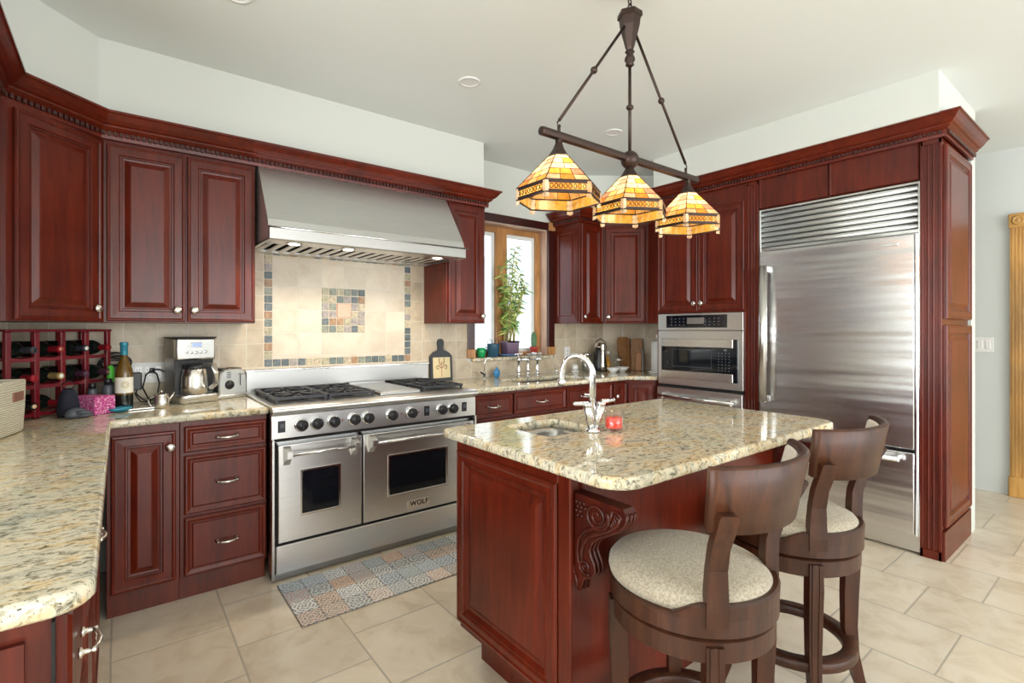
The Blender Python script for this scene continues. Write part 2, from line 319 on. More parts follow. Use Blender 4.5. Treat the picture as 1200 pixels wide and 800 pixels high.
# ------------------------------------------------------------------ mesh builder
class B:
    def __init__(s): s.bm = bmesh.new(); s.T = Matrix.Identity(4)
    def v(s, p): return s.bm.verts.new(s.T @ Vector(p))
    def face(s, vs, mi=0, smooth=False):
        try: f = s.bm.faces.new(vs)
        except ValueError: return None
        f.material_index = mi; f.smooth = smooth; return f
    def box(s, x0, x1, y0, y1, z0, z1, bev=0, mi=0, seg=1):
        c = [s.v((x, y, z)) for z in (z0, z1) for x, y in ((x0, y0), (x1, y0), (x1, y1), (x0, y1))]
        fs = [s.face([c[i] for i in q], mi) for q in ((3, 2, 1, 0), (4, 5, 6, 7), (0, 1, 5, 4), (1, 2, 6, 5), (2, 3, 7, 6), (3, 0, 4, 7))]
        if bev:
            es = list({e for f in fs if f for e in f.edges})
            r = bmesh.ops.bevel(s.bm, geom=es, offset=bev, segments=seg, affect='EDGES', profile=.5)
            for f in r['faces']: f.material_index = mi; f.smooth = seg > 1
        return s
    def loft(s, rings, cap0=True, cap1=True, closed=True, smooth=True, mi=0):
        R = [[s.v(p) for p in r] for r in rings]; n = len(R[0])
        for a, b in zip(R, R[1:]):
            for i in range(n if closed else n-1):
                j = (i+1) % n; s.face([a[i], a[j], b[j], b[i]], mi, smooth)
        if cap0 and closed: s.face(R[0][::-1], mi)
        if cap1 and closed: s.face(R[-1], mi)
        return s
    def lathe(s, prof, n=24, c=(0, 0, 0), smooth=True, mi=0, cap=True, sx=1, sy=1):
        rings = [[(c[0]+r*sx*math.cos(2*PI*i/n), c[1]+r*sy*math.sin(2*PI*i/n), c[2]+z) for i in range(n)] for r, z in prof]
        return s.loft(rings, cap, cap, True, smooth, mi)
    def tube(s, pts, r, n=8, mi=0, flat=None, up=(0, 0, 1)):
        pts = [Vector(p) for p in pts]; rs = r if isinstance(r, (list, tuple)) else [r]*len(pts); rings = []
        upv = Vector(up)
        for i, p in enumerate(pts):
            t = (pts[min(i+1, len(pts)-1)] - pts[max(i-1, 0)])
            t = t.normalized() if t.length > 1e-9 else Vector((0, 0, 1))
            a = t.cross(upv)
            if a.length < 1e-3: a = t.cross(Vector((1, 0, 0)))
            a.normalize(); b = a.cross(t).normalized()
            if flat:   # rectangular section (w along a, h along b)
                w, h = flat[0]*rs[i], flat[1]*rs[i]
                rings.append([p+a*w+b*h, p-a*w+b*h, p-a*w-b*h, p+a*w-b*h])
            else: rings.append([p + (a*math.cos(2*PI*k/n) + b*math.sin(2*PI*k/n))*rs[i] for k in range(n)])
        return s.loft(rings, smooth=not flat, mi=mi)
    def sphere(s, c, r, n=16, m=10, sz=1, mi=0):
        prof = [(max(1e-4, r*math.sin(PI*k/m)), -r*sz*math.cos(PI*k/m)) for k in range(m+1)]
        return s.lathe(prof, n, c, mi=mi)
    def prism(s, poly, z0, z1, mi=0, bev=0, smooth=False):
        lo = [s.v((x, y, z0)) for x, y in poly]; hi = [s.v((x, y, z1)) for x, y in poly]; n = len(poly)
        fs = [s.face(lo[::-1], mi), s.face(hi, mi)]
        for i in range(n): fs.append(s.face([lo[i], lo[(i+1) % n], hi[(i+1) % n], hi[i]], mi, smooth))
        if bev:
            es = list({e for f in fs[:2] if f for e in f.edges})
            bmesh.ops.bevel(s.bm, geom=es, offset=bev, segments=2, affect='EDGES')
        return s
    def rings_panel(s, x0, x1, z0, z1, prof, y=0, mi=0):
        """front face toward -y built of nested rectangles; prof = [(inset, outward height)]"""
        R = []
        for d, h in prof:
            R.append([s.v(p) for p in ((x0+d, y-h, z0+d), (x1-d, y-h, z0+d), (x1-d, y-h, z1-d), (x0+d, y-h, z1-d))])
        for a, b in zip(R, R[1:]):
            for i in range(4): s.face([a[i], a[(i+1) % 4], b[(i+1) % 4], b[i]], mi)
        s.face(R[-1], mi); s.face(R[0][::-1], mi); return s
    def build(s, name, mats, parent=None, loc=None, rot=None, shade=None):
        me = bpy.data.meshes.new(name)
        bmesh.ops.recalc_face_normals(s.bm, faces=s.bm.faces)
        s.bm.to_mesh(me); s.bm.free()
        for m in (mats if isinstance(mats, (list, tuple)) else [mats]): me.materials.append(M[m] if isinstance(m, str) else m)
        o = bpy.data.objects.new(name, me); COL.objects.link(o)
        if parent: o.parent = parent
        if loc: o.location = loc
        if rot is not None: o.rotation_euler = (0, 0, rot) if not isinstance(rot, tuple) else rot
        return o
def tag(o, label=None, cat=None, group=None, kind=None):
    if label: o['label'] = label
    if cat: o['category'] = cat
    if group: o['group'] = group
    if kind: o['kind'] = kind
    return o
def thing(name, label, cat, loc=(0, 0, 0), rot=0, group=None):
    o = bpy.data.objects.new(name, None); COL.objects.link(o); o.location = loc; o.rotation_euler = (0, 0, rot)
    o.empty_display_size = .05
    return tag(o, label, cat, group)
def struct(name, b, m, **k): return tag(b.build(name, m, **k), kind='structure')
def copytree(o, parent=None, loc=None, rot=None, label=None):
    c = o.copy(); COL.objects.link(c)
    if parent: c.parent = parent
    if loc: c.location = loc
    if rot is not None: c.rotation_euler = (0, 0, rot)
    if label: c['label'] = label
    for ch in list(o.children): copytree(ch, c)
    return c
def arc(cx, cy, r, a0, a1, n): return [(cx+r*math.cos(math.radians(a0+(a1-a0)*i/n)), cy+r*math.sin(math.radians(a0+(a1-a0)*i/n))) for i in range(n+1)]
def rrect(x0, x1, y0, y1, r, n=6):
    return arc(x1-r, y0+r, r, -90, 0, n)+arc(x1-r, y1-r, r, 0, 90, n)+arc(x0+r, y1-r, r, 90, 180, n)+arc(x0+r, y0+r, r, 180, 270, n)
def offset_poly(poly, d):
    """inward offset of a counter-clockwise polygon"""
    n = len(poly); out = []
    for i in range(n):
        p0, p1, p2 = Vector(poly[i-1]), Vector(poly[i]), Vector(poly[(i+1) % n])
        e1 = (p1-p0).normalized(); e2 = (p2-p1).normalized()
        n1 = Vector((-e1.y, e1.x)); n2 = Vector((-e2.y, e2.x)); m = (n1+n2)
        if m.length < 1e-6: m = n1
        m.normalize(); k = d/max(.3, m.dot(n1)); q = p1+m*k; out.append((q.x, q.y))
    return out
def slab(b, poly, holes, z0, z1, r=.012):
    bm = b.bm; rings = []
    steps = [(r*.5, z0), (0, z0+r*.5)] + [(r*(1-math.cos(a)), z1-r+r*math.sin(a)) for a in (0, PI/8, PI/4, 3*PI/8, PI/2)]
    for d, z in steps: rings.append([b.v((x, y, z)) for x, y in (offset_poly(poly, d) if d else poly)])
    n = len(poly)
    for a, c in zip(rings, rings[1:]):
        for i in range(n): b.face([a[i], a[(i+1) % n], c[(i+1) % n], c[i]], 0, True)
    for ring, z in ((rings[-1], z1), (rings[0], z0)):
        es = [bm.edges.get((ring[i], ring[(i+1) % n])) for i in range(n)]
        for h in holes:
            hv = [b.v((x, y, z)) for x, y in h]
            es += [bm.edges.new((hv[i], hv[(i+1) % len(hv)])) for i in range(len(hv))]
        bmesh.ops.triangle_fill(bm, edges=es, use_beauty=True)
    for h in holes:
        lo = [b.v((x, y, z0)) for x, y in h]; hi = [b.v((x, y, z1)) for x, y in h]
        for i in range(len(h)): b.face([lo[i], lo[(i+1) % len(h)], hi[(i+1) % len(h)], hi[i]], 0, True)
    bmesh.ops.remove_doubles(bm, verts=bm.verts, dist=1e-5)
def sweep(b, path, prof, z, mi=0):
    """mitred moulding; path 2-D, outward side is the right-hand side of travel; prof = [(out, up)]"""
    n = len(path); rings = []
    for i in range(n):
        p = Vector(path[i])
        d1 = (p-Vector(path[i-1])).normalized() if i > 0 else None
        d2 = (Vector(path[i+1])-p).normalized() if i < n-1 else None
        if d1 is None: d1 = d2
        if d2 is None: d2 = d1
        n1 = Vector((d1.y, -d1.x)); n2 = Vector((d2.y, -d2.x)); m = (n1+n2).normalized(); k = 1/max(.3, m.dot(n1))
        rings.append([(p.x+m.x*k*o, p.y+m.y*k*o, z+u) for o, u in prof])
    return b.loft(rings, smooth=False, mi=mi)

# ------------------------------------------------------------------ room shell
CZ = 2.72
WX0, WX1, WZ0, WZ1 = 2.31, 3.12, 1.06, 2.212       # window opening in the back wall
b = B(); b.box(-4.6, 5.8, -4.2, 3.75, -.08, 0); struct('floor', b, 'floor')
b = B(); b.box(-4.6, 5.8, -4.2, 3.75, CZ, CZ+.1); struct('ceiling', b, 'ceilpaint')
b = B()
b.box(-.82, WX0, 3.49, 3.63, 0, CZ); b.box(WX1, 5.65, 3.49, 3.63, 0, CZ)
b.box(WX0, WX1, 3.49, 3.63, 0, WZ0); b.box(WX0, WX1, 3.49, 3.63, WZ1, CZ)
# soffit above the range wall cabinets, with its diagonal corner
struct('wall_back', b, 'paint'); b = B()
b.prism([(-.70, 2.20), (-.42, 2.20), (-.42, 2.83), (-.08, 3.17), (2.19, 3.17), (2.19, 3.49), (-.70, 3.49)], 2.335, CZ)
struct('trim_13', b, 'paint')
b = B(); b.box(-.82, -.70, 2.20, 3.49, 0, CZ); struct('wall_left', b, 'paint')
b = B(); b.box(4.29, 4.40, .748, 3.49, 0, CZ); struct('wall_right', b, 'paint'); b = B()
b.prism([(3.53, .748), (4.29, .748), (4.29, 2.613), (3.53, 2.613)], 2.49, CZ)
b.prism([(3.12, 3.49), (3.52, 3.166), (3.95, 2.846), (4.10, 2.613), (4.29, 2.613), (4.29, 3.49)], 2.40, CZ)
struct('trim_14', b, 'paint')
b = B(); b.prism([(3.87, 3.49), (4.29, 3.07), (4.29, 3.49)], 0, 2.40); struct('trim_15', b, 'paint')
b = B(); b.box(5.53, 5.65, -4.2, 3.49, 0, CZ); struct('wall_hall', b, 'hallpaint')
# room behind the camera
b = B()
for x0, x1 in ((-4.6, -.5), (5.0, 5.65)): b.box(x0, x1, -4.2, -4.05, 0, CZ)
b.box(-.5, 5.0, -4.2, -4.05, 0, .3); b.box(-.5, 5.0, -4.2, -4.05, 2.55, CZ)
struct('wall_rear', b, 'paint')
b = B(); b.box(-4.6, -4.45, -4.2, 3.63, 0, .3); b.box(-4.6, -4.45, -4.2, 3.63, 2.5, CZ); b.box(-4.6, -4.45, 2.1, 3.63, .3, 2.5); b.box(-4.6, -4.45, -4.2, -2.5, .3, 2.5); struct('wall_far_left', b, 'paint')
b = B(); b.box(-4.45, -.82, 3.49, 3.63, 0, CZ); struct('wall_dining', b, 'paint')

# backsplash
b = B()
b.box(-.70, .715, 3.478, 3.49, .88, 1.80); b.box(1.74, WX0-.07, 3.478, 3.49, .88, 1.80); b.box(WX0-.07, WX1+.076, 3.478, 3.49, .88, 1.035)
b.box(WX1+.076, 3.87, 3.478, 3.49, .88, 1.40); b.box(.715, 1.74, 3.478, 3.49, .88, 1.06); b.box(.715, 1.74, 3.478, 3.49, 1.79, 1.84)
struct('trim_1', b, 'splash')
b = B(); b.prism([(3.87, 3.478), (4.278, 3.07), (4.29, 3.07), (4.29, 3.085), (3.885, 3.49), (3.87, 3.49)], .88, 1.40); b.box(4.278, 4.29, 2.66, 3.07, .88, 1.40); struct('trim_2', b, 'splashY')
b = B(); b.box(-.70, -.688, 2.20, 3.478, .88, 1.40); struct('trim_3', b, 'splashY')
b = B(); b.box(.715, 1.74, 3.480, 3.49, 1.06, 1.79); struct('trim_4', b, 'splashin')
# mosaic border and centre square, every stone an island of one mesh
b = B(); st = .0507
def stone(x, z): b.box(x+.003, x+st-.003, 3.474, 3.484, z+.003, z+st-.003, .002)
nx = 20; xs = .720; zs = 1.062; nz = 14
for i in range(nx):
    stone(xs+i*st, zs); stone(xs+i*st, zs+nz*st)
for k in range(1, nz): stone(xs, zs+k*st); stone(xs+(nx-1)*st, zs+k*st)
for i in range(6):
    for k in range(6):
        if i in (2, 3) and k in (2, 3): continue
        stone(1.075+i*st, 1.278+k*st)
struct('trim_5', b, 'mosaic')
b = B(); b.box(1.075+2*st+.003, 1.075+4*st-.003, 3.474, 3.484, 1.278+2*st+.003, 1.278+4*st-.003, .002); struct('trim_6', b, 'copper')

# window in the back wall
b = B(); b.box(WX0-.03, WX1+.03, 3.45, 3.63, 1.037, 1.066, .006); struct('trim_7', b, 'granite')
b = B()
b.box(WX0-.07, WX0, 3.465, 3.49, 1.14, 2.212, .003); b.box(WX1, WX1+.076, 3.465, 3.49, 1.14, 2.212, .003); b.box(WX0+.0, WX1+.002, 3.465, 3.49, 2.214, 2.282, .003)
struct('trim_8', b, 'cherry_dark')
b = B()
for x0, x1 in ((WX0-.075, WX0+.001), (WX1-.001, WX1+.08)):
    b.box(x0, x1, 3.458, 3.49, 1.066, 1.14, .004); b.box(x0, x1, 3.458, 3.49, 2.212, 2.288, .004)
struct('trim_9', b, 'pine')
b = B(); b.box(WX0, WX0+.012, 3.49, 3.60, WZ0, WZ1); b.box(WX1-.012, WX1, 3.49, 3.60, WZ0, WZ1); b.box(WX0, WX1, 3.49, 3.60, WZ1-.012, WZ1)
struct('trim_10', b, 'pine_pale')
wf = B()
wf.box(WX0+.012, WX0+.05, 3.575, 3.63, 1.066, 2.20, .003); wf.box(WX1-.062, WX1-.012, 3.575, 3.63, 1.066, 2.20, .003)
wf.box(2.60, 2.715, 3.57, 3.63, 1.066, 2.20, .003); wf.box(WX0+.05, WX1-.062, 3.575, 3.63, 2.15, 2.20, .003); wf.box(WX0+.05, WX1-.062, 3.575, 3.63, 1.066, 1.10, .003)
win = struct('window_1', wf, 'pine')
b = B()
for x0, x1 in ((WX0+.05, 2.60), (2.715, WX1-.062)):
    b.box(x0, x0+.03, 3.60, 3.625, 1.10, 2.15); b.box(x1-.03, x1, 3.60, 3.625, 1.10, 2.15)
    b.box(x0+.03, x1-.03, 3.60, 3.625, 2.12, 2.15); b.box(x0+.03, x1-.03, 3.60, 3.625, 1.10, 1.13)
b.build('sash', 'whitepaint', win)
for x0, x1 in ((WX0+.08, 2.57), (2.745, WX1-.092)):
    b = B(); b.box(x0, x1, 3.610, 3.614, 1.13, 2.12); b.build('pane', 'pane', win)
# outside the window: the neighbouring white wall
b = B(); b.box(.5, 6.5, 7.4, 7.5, -.2, 2.6)
tag(b.build('neighbour_wall', 'whitepaint'), kind='structure')
b = B(); b.box(-.5, 7.5, 3.75, 7.5, -.3, -.2); tag(b.build('outside_ground', 'whitepaint'), kind='structure')

# hall door casing with plinth and rosette, oak
b = B(); b.box(5.49, 5.53, .635, .73, .15, 2.10)
for k in range(4): b.box(5.485, 5.492, .648+k*.02, .657+k*.02, .15, 2.10)
b.box(5.478, 5.53, .628, .737, 0, .155, .004); b.box(5.478, 5.53, .628, .737, 2.09, 2.20, .004)
b.T = Matrix.Translation((5.478, .6825, 2.145)) @ Matrix.Rotation(-PI/2, 4, 'Y'); b.lathe([(.038, 0), (.038, .004), (.028, .006), (.022, .002), (.012, .006), (.001, .008)], 20); b.T = Matrix.Identity(4)
b.box(5.49, 5.53, -.30, -.205, 0, 2.15); b.box(5.49, 5.53, -.205, .635, 2.06, 2.15)
dr = struct('trim_11', b, 'oak')
b = B(); b.box(5.505, 5.53, -.20, .63, .01, 2.05)
d = struct('door_1', b, 'oak')
for z0, z1 in ((.15, .95), (1.08, 1.95)):
    for y0, y1 in ((-.12, .17), (.26, .55)):
        b = B(); b.T = Matrix.Translation((5.506, y1, 0)) @ Matrix.Rotation(-PI/2, 4, 'Z'); b.rings_panel(0, y1-y0, z0, z1, [(0, 0), (.01, -.008+.012), (.04, .012)]); b.build('door_panel', 'oak', d)
t = thing('light_switch', 'white double switch plate on the hall wall beside the oak casing', 'light switch', (5.529, .885, 1.178))
b = B(); b.box(-.006, 0, -.057, .057, -.06, .06, .002); b.build('plate', 'white', t)
for y in (-.024, .024): b = B(); b.box(-.010, -.004, y-.016, y+.016, -.034, .034, .002); b.build('rocker', 'white', t)

# ------------------------------------------------------------------ cabinets
DOOR = [(0, 0), (0, .014), (.004, .019), (.010, .020), (.016, .016), (.020, .016), (.048, .017), (.052, .011), (.058, .011), (.061, .007), (.070, .006), (.092, .016), (.096, .017)]
DRAW = [(0, 0), (0, .012), (.006, .018), (.012, .018), (.026, .012), (.030, .012), (.033, .009), (.037, .013)]
def panel_front(name, parent, x0, z0, w, h, y=0, prof=DOOR, mat='cherry'):
    """a door or drawer front; origin at its lower left so that children hang off it"""
    b = B(); m = min(w, h)*.5-.012; pr = [(min(d, m) if d > m else d, hh) for d, hh in prof]
    pr = [p for i, p in enumerate(pr) if i == 0 or p[0] < m or prof[i][0] <= m]
    b.rings_panel(0, w, 0, h, pr)
    o = b.build(name, [mat], parent, (x0, y, z0))
    # dark glaze line in the groove
    if prof is DOOR and w > .16 and h > .16:
        g = B()
        for d in (.0565, .0195):
            hh = .0118 if d > .03 else .0168
            for a0, a1, c0, c1 in ((d, w-d, d, d+.0022), (d, w-d, h-d-.0022, h-d), (d, d+.0022, d, h-d), (w-d-.0022, w-d, d, h-d)): g.box(a0, a1, -hh, -hh+.004, c0, c1)
        g.build('glaze_line', 'cherry_dark', o)
    return o
def knob(parent, x, z, y=-.02):
    b = B(); b.T = Matrix.Translation((x, y, z)) @ Matrix.Rotation(PI/2, 4, 'X')
    b.lathe([(.008, -.004), (.007, .006), (.011, .012), (.019, .017), (.020, .021), (.017, .026), (.008, .029), (.001, .0295)], 20)
    return b.build('knob', 'nickel', parent)
def pull(parent, x, z, L=.085, y=-.018):
    b = B(); h = L/2
    for s in (-1, 1):
        b.T = Matrix.Translation((x+s*h, y, z)) @ Matrix.Rotation(PI/2, 4, 'X'); b.lathe([(.010, -.002), (.010, .003), (.005, .006), (.0045, .018), (.006, .024), (.001, .027)], 14)
    b.T = Matrix.Translation((x, y, z))
    b.tube([(-h, -.019, 0), (-h*.6, -.026, -.003), (-.012, -.028, -.004), (0, -.0285, -.004), (.012, -.028, -.004), (h*.6, -.026, -.003), (h, -.019, 0)], [.0045, .0045, .0055, .0075, .0055, .0045, .0045], 10)
    return b.build('handle', 'nickel', parent)
def cabinet(name, label, cat, loc, rot, w, dep, h, doors=(), drawers=(), toe=0, group=None, poly=None, toemat='cherry_toe', rec=.045):
    """front plane at local y=0 facing -y, body behind; doors: (x, z, w, h, knob_x, knob_z); drawers: (x, z, w, h)"""
    t = thing(name, label, cat, loc, rot, group)
    b = B()
    if poly: b.prism(poly, toe, h)
    else: b.box(0, w, 0, dep, toe, h, .0015)
    b.build('carcass', 'cherry', t)
    if toe:
        b = B(); b.box(.0, w, rec, dep, .0, toe); b.build('toe_kick', toemat, t)
    for dd in doors:
        x, z, ww, hh = dd[:4]; o = panel_front('door', t, x, z, ww, hh)
        if len(dd) > 4 and dd[4] is not None: knob(o, dd[4]-x, dd[5]-z)
    for dd in drawers:
        x, z, ww, hh = dd[:4]; o = panel_front('drawer', t, x, z, ww, hh, prof=DRAW); pull(o, ww/2, hh/2)
    return t
YF = 2.86
CT = .865      # underside of the stone
# left run of base cabinets (facing -y)
cabinet('base_cabinet', 'cherry base cabinet with one raised panel door left of the three drawer unit', 'cabinet', (-.045, YF, 0), 0, .270, .61, CT, doors=[(.014, .125, .240, .70, .232, .752)], toe=.115)
cabinet('drawer_unit', 'cherry base unit of three drawers beside the left side of the range', 'cabinet', (.2265, YF, 0), 0, .378, .61, CT, drawers=[(.016, .715, .358, .122), (.016, .418, .358, .280), (.016, .125, .358, .278)], toe=.115)
# left leg of the L, facing +x, under the near counter
t = cabinet('peninsula_cabinet', 'cherry base cabinet under the near left counter with drawer pulls on its aisle side', 'cabinet', (-.078, 1.055, 0), PI/2, 1.78, .58, CT, doors=[(.49, .13, .41, .50), (.92, .13, .41, .70)], drawers=[(.02, .53, .45, .315), (.02, .13, .45, .38), (.49, .66, .41, .18)], toe=.115)
# end panel facing the camera
b = B(); b.T = Matrix.Identity(4); b.rings_panel(0, .55, 0, .70, [(0, 0), (0, .012), (.05, .014), (.056, .006), (.062, .006), (.085, .014)]); b.build('end_panel', 'cherry', t, (0.0, .585, .13), -PI/2)
b = B(); b.box(-.02, 0, .0, .004, .12, CT-.01); b.build('gap', 'gap', t)

# uppers on the range wall
UB, UT = 1.335, 2.225
cabinet('upper_cabinet', 'cherry double door wall cabinet between the corner cabinet and the steel hood', 'cabinet', (-.062, 3.14, UB), 0, .666, .335, UT-UB, doors=[(.012, .006, .322, .86, .297, .065), (.342, .006, .318, .86, .372, .065)])
q = .335
t = cabinet('corner_cabinet', 'cherry diagonal wall cabinet in the left corner above the wine rack', 'cabinet', (-.360, 2.842, UB), PI/4, .4215, .3, UT-UB, doors=[(.022, .006, .378, .86, .362, .065)], poly=[(0, 0), (.4215, 0), (.656, .235), (.222, .668), (-.226, .226)])
cabinet('narrow_upper_cabinet', 'narrow cherry wall cabinet to the right of the steel hood, left of the window', 'cabinet', (1.846, 3.14, 1.345), 0, .332, .335, UT-1.345, doors=[(.010, .006, .312, .86, .294, .055)])
# glazed cabinet on the left wall
t = thing('glass_cabinet', 'cherry wall cabinet with glazed mullioned door at the left edge', 'cabinet', (-.400, 2.30, UB), PI/2)
b = B(); b.box(0, .53, 0, .29, 0, UT-UB); b.build('carcass', 'cherry', t)
b = B()
for a in ((.0, .06, 0, .88), (.46, .52, 0, .88), (.06, .46, 0, .06), (.06, .46, .82, .88), (.06, .46, .31, .33), (.06, .46, .56, .58), (.25, .27, .06, .82)): b.box(a[0], a[1], -.022, -.002, a[2]+.004, a[3]+.004, .002)
o = b.build('door', 'cherry', t)
b = B(); b.box(.06, .46, -.008, -.005, .06, .82); b.build('pane', 'glassblack', o)

# crown mouldings
CROWN = [(0, 0), (.012, .0), (.014, .016), (.014, .036), (.020, .040), (.030, .048), (.036, .052), (.036, .060), (.048, .066), (.062, .080), (.078, .102), (.082, .106), (.088, .108), (.088, .118), (0, .118)]
def crown(name, label, path, z, sc=1.0, depth=None):
    t = thing(name, label, 'crown molding', (path[0][0], path[0][1], z))
    lp = [(x-path[0][0], y-path[0][1]) for x, y in path]
    b = B(); sweep(b, lp, [(o*sc, u*sc) for o, u in CROWN], 0); b.build('molding', 'cherry', t)
    b = B()
    for p, q in zip(lp, lp[1:]):
        p, q = Vector(p), Vector(q); d = q-p; L = d.length; d.normalize(); n = Vector((d.y, -d.x)); k = int(L/.0225)
        for i in range(k):
            c = p+d*(i+.5)*L/k+n*.019
            b.T = Matrix.Translation((c.x, c.y, .026)) @ Matrix.Rotation(math.atan2(d.y, d.x), 4, 'Z')
            b.box(-.0072, .0072, -.008, .006, -.011, .010, .002)
    b.T = Matrix.Identity(4)
    b.build('dentil_row', 'cherry_dark', t)
    return t
crown('crown_molding', 'cherry crown molding along the cabinets and hood of the range wall', [(-.385, 2.20), (-.385, 2.845), (-.072, 3.125), (2.182, 3.125), (2.182, 3.485)], 2.218)
b = B(); b.box(1.84, 2.182, 3.128, 3.48, 2.222, 2.236); b.build('soffit_filler', 'cherry'); tag(bpy.data.objects['soffit_filler'], kind='structure'); bpy.data.objects['soffit_filler'].name = 'trim_12'

# right corner uppers
t = cabinet('window_side_cabinet', 'cherry wall cabinet immediately right of the window, its panelled side facing the window', 'cabinet', (3.195, 3.14, 1.355), 0, .30, .335, .895, doors=[(.010, .006, .272, .87, .035, .06)])
b = B(); b.rings_panel(0, .30, 0, .84, [(0, 0), (0, .004), (.045, .006), (.050, .002), (.055, .002), (.075, .006)]); b.build('side_panel', 'cherry', t, (0, .322, .02), -PI/2)
q = 2**.5*.2837
t = cabinet('corner_cabinet', 'cherry diagonal wall cabinet in the right corner above the knife block', 'cabinet', (3.498, 3.140, 1.355), -PI/4, .402, .3, .895, doors=[(.016, .006, .362, .87, .045, .06)], poly=[(0, 0), (.402, 0), (.54, -.137), (.885, .207), (.61, .486), (.03, .486), (-.235, .235)])
crown('crown_molding', 'short cherry crown molding over the right corner wall cabinets beside the window', [(3.185, 3.48), (3.185, 3.130), (3.49, 3.130), (3.774, 2.846), (3.774, 2.655)], 2.245)

# base cabinets on the right of the range
t = cabinet('base_cabinet', 'cherry base cabinet right of the range, first drawer beside the range', 'cabinet', (1.867, YF, 0), 0, .354, .61, CT, drawers=[(.008, .69, .342, .155)], doors=[(.008, .125, .342, .545, .32, .60)], toe=.115)
t = cabinet('sink_cabinet', 'cherry sink base cabinet with two wide drawer fronts below the window', 'cabinet', (2.222, YF, 0), 0, 1.068, .61, CT-.17, toe=.115,
            doors=[(.012, .125, .512, .545, .49, .60), (.532, .125, .528, .545, .57, .60)])
b = B(); b.box(0, 1.068, 0, .04, CT-.17, CT); b.build('apron', 'cherry', t)
o = panel_front('drawer', t, .012, .69, .510, .155, prof=DRAW); pull(o, .255, .078)
o = panel_front('drawer', t, .532, .69, .528, .155, prof=DRAW); pull(o, .20, .078)
cabinet('base_cabinet', 'narrow cherry base cabinet with a knob door right of the sink cabinet', 'cabinet', (3.291, YF, 0), 0, .180, .61, CT, doors=[(.010, .125, .160, .72, .035, .735)], toe=.115)
cabinet('corner_base_cabinet', 'cherry angled base cabinet in the corner left of the wall ovens', 'cabinet', (3.472, YF, 0), -PI/4, .262, .3, CT, doors=[(.020, .125, .222, .72)], toe=.115, poly=[(0, 0), (.262, 0), (.71, .43), (.43, .705), (-.155, .705), (-.43, .43)], rec=.06)

# tall oven cabinet (faces -x): local x runs toward -y
XF = 3.64
t = thing('oven_cabinet', 'tall cherry cabinet around the wall ovens with two upper doors', 'cabinet', (XF, 2.652, 0), -PI/2)
OW = 2.652-1.871
b = B(); b.box(0, OW, .02, .62, .10, .30); b.box(0, .018, 0, .62, .10, 2.39); b.box(OW-.018, OW, 0, .62, .10, 2.39); b.box(.018, OW-.018, 0, .62, 1.435, 2.39); b.box(.018, OW-.018, .55, .62, .30, 1.435)
b.build('carcass', 'cherry', t)
b = B(); b.box(0, OW, .05, .60, 0, .10); b.build('toe_kick', 'cherry_toe', t)
for x, kx in ((.012, .352), (.392, .035)):
    o = panel_front('door', t, x, 1.448, .374, .80); knob(o, kx, .06)
o = panel_front('drawer', t, .02, .12, OW-.04, .17, prof=DRAW)
# ovens
t = thing('double_oven', 'stainless double wall oven with microwave and black glass in the tall cabinet', 'wall oven', (XF, 2.632, .30), -PI/2)
OV = .742
b = B(); b.box(.0, OV, .0, .52, 0.0, 1.13); b.build('body', 'steeldark', t)
b = B(); b.box(0, OV, -.022, 0, .995, 1.130, .003); o = b.build('control_panel', 'steel', t)
b = B(); b.box(.085, .62, -.0245, -.021, 1.015, 1.115); b.box(0, 0.001, 0, .001, 1.0, 1.001); p = b.build('display_glass', 'glassblack', o)
b = B()
for k in range(12):
    for j in range(3):
        if 4 <= k <= 7: continue
        b.box(.13+k*.038, .140+k*.038, -.0252, -.024, 1.035+j*.024, 1.041+j*.024)
b.box(.31, .41, -.0252, -.024, 1.05, 1.052); b.build('button_marks', 'mark', p)
b = B(); b.box(.28, .43, -.0255, -.024, 1.045, 1.095); b.build('screen', 'steeldark', p)
b = B(); b.box(0, OV, -.020, 0, .545, .990, .003); o = b.build('microwave_frame', 'steel', t)
b = B(); b.box(.045, .672, -.040, -.018, .860, .925, .003); b.box(.045, .672, -.040, -.018, .600, .665, .003); m_ = b.build('microwave_door', 'steelv', o)
b = B(); b.box(.045, .672, -.036, -.018, .665, .860); b.box(.672, .705, -.036, -.018, .600, .925); g = b.build('window', 'glassblack', m_)
b = B()
for k in range(4):
    for j in range(7): b.box(.555+k*.028, .562+k*.028, -.0375, -.0355, .685+j*.022, .690+j*.022)
b.box(.60, .625, -.0375, -.0355, .838, .850); b.build('keypad', 'mark', g)
b = B(); b.box(.15, .50, -.0372, -.0355, .70, .702); b.box(.15, .50, -.0372, -.0355, .838, .840); b.box(.15, .152, -.0372, -.0355, .70, .84); b.box(.498, .50, -.0372, -.0355, .70, .84); b.build('window_border', 'grey', g)
b = B(); b.box(0, OV, -.012, 0, .520, .545); b.build('gap', 'gap', t)
b = B(); b.box(0, OV, -.035, 0, .03, .520, .003); o = b.build('oven_door', 'steel', t)
b = B(); b.box(.13, .61, -.0375, -.034, .10, .36); b.build('window', 'glassblack', o)
b = B(); b.tube([(.03, -.085, .455), (.71, -.085, .455)], .0125, 14); h = b.build('handle', 'chrome', o)
for x in (.07, .665):
    b = B(); b.box(x-.022, x+.022, -.09, -.034, .43, .475, .006); b.build('bracket', 'steel', h)

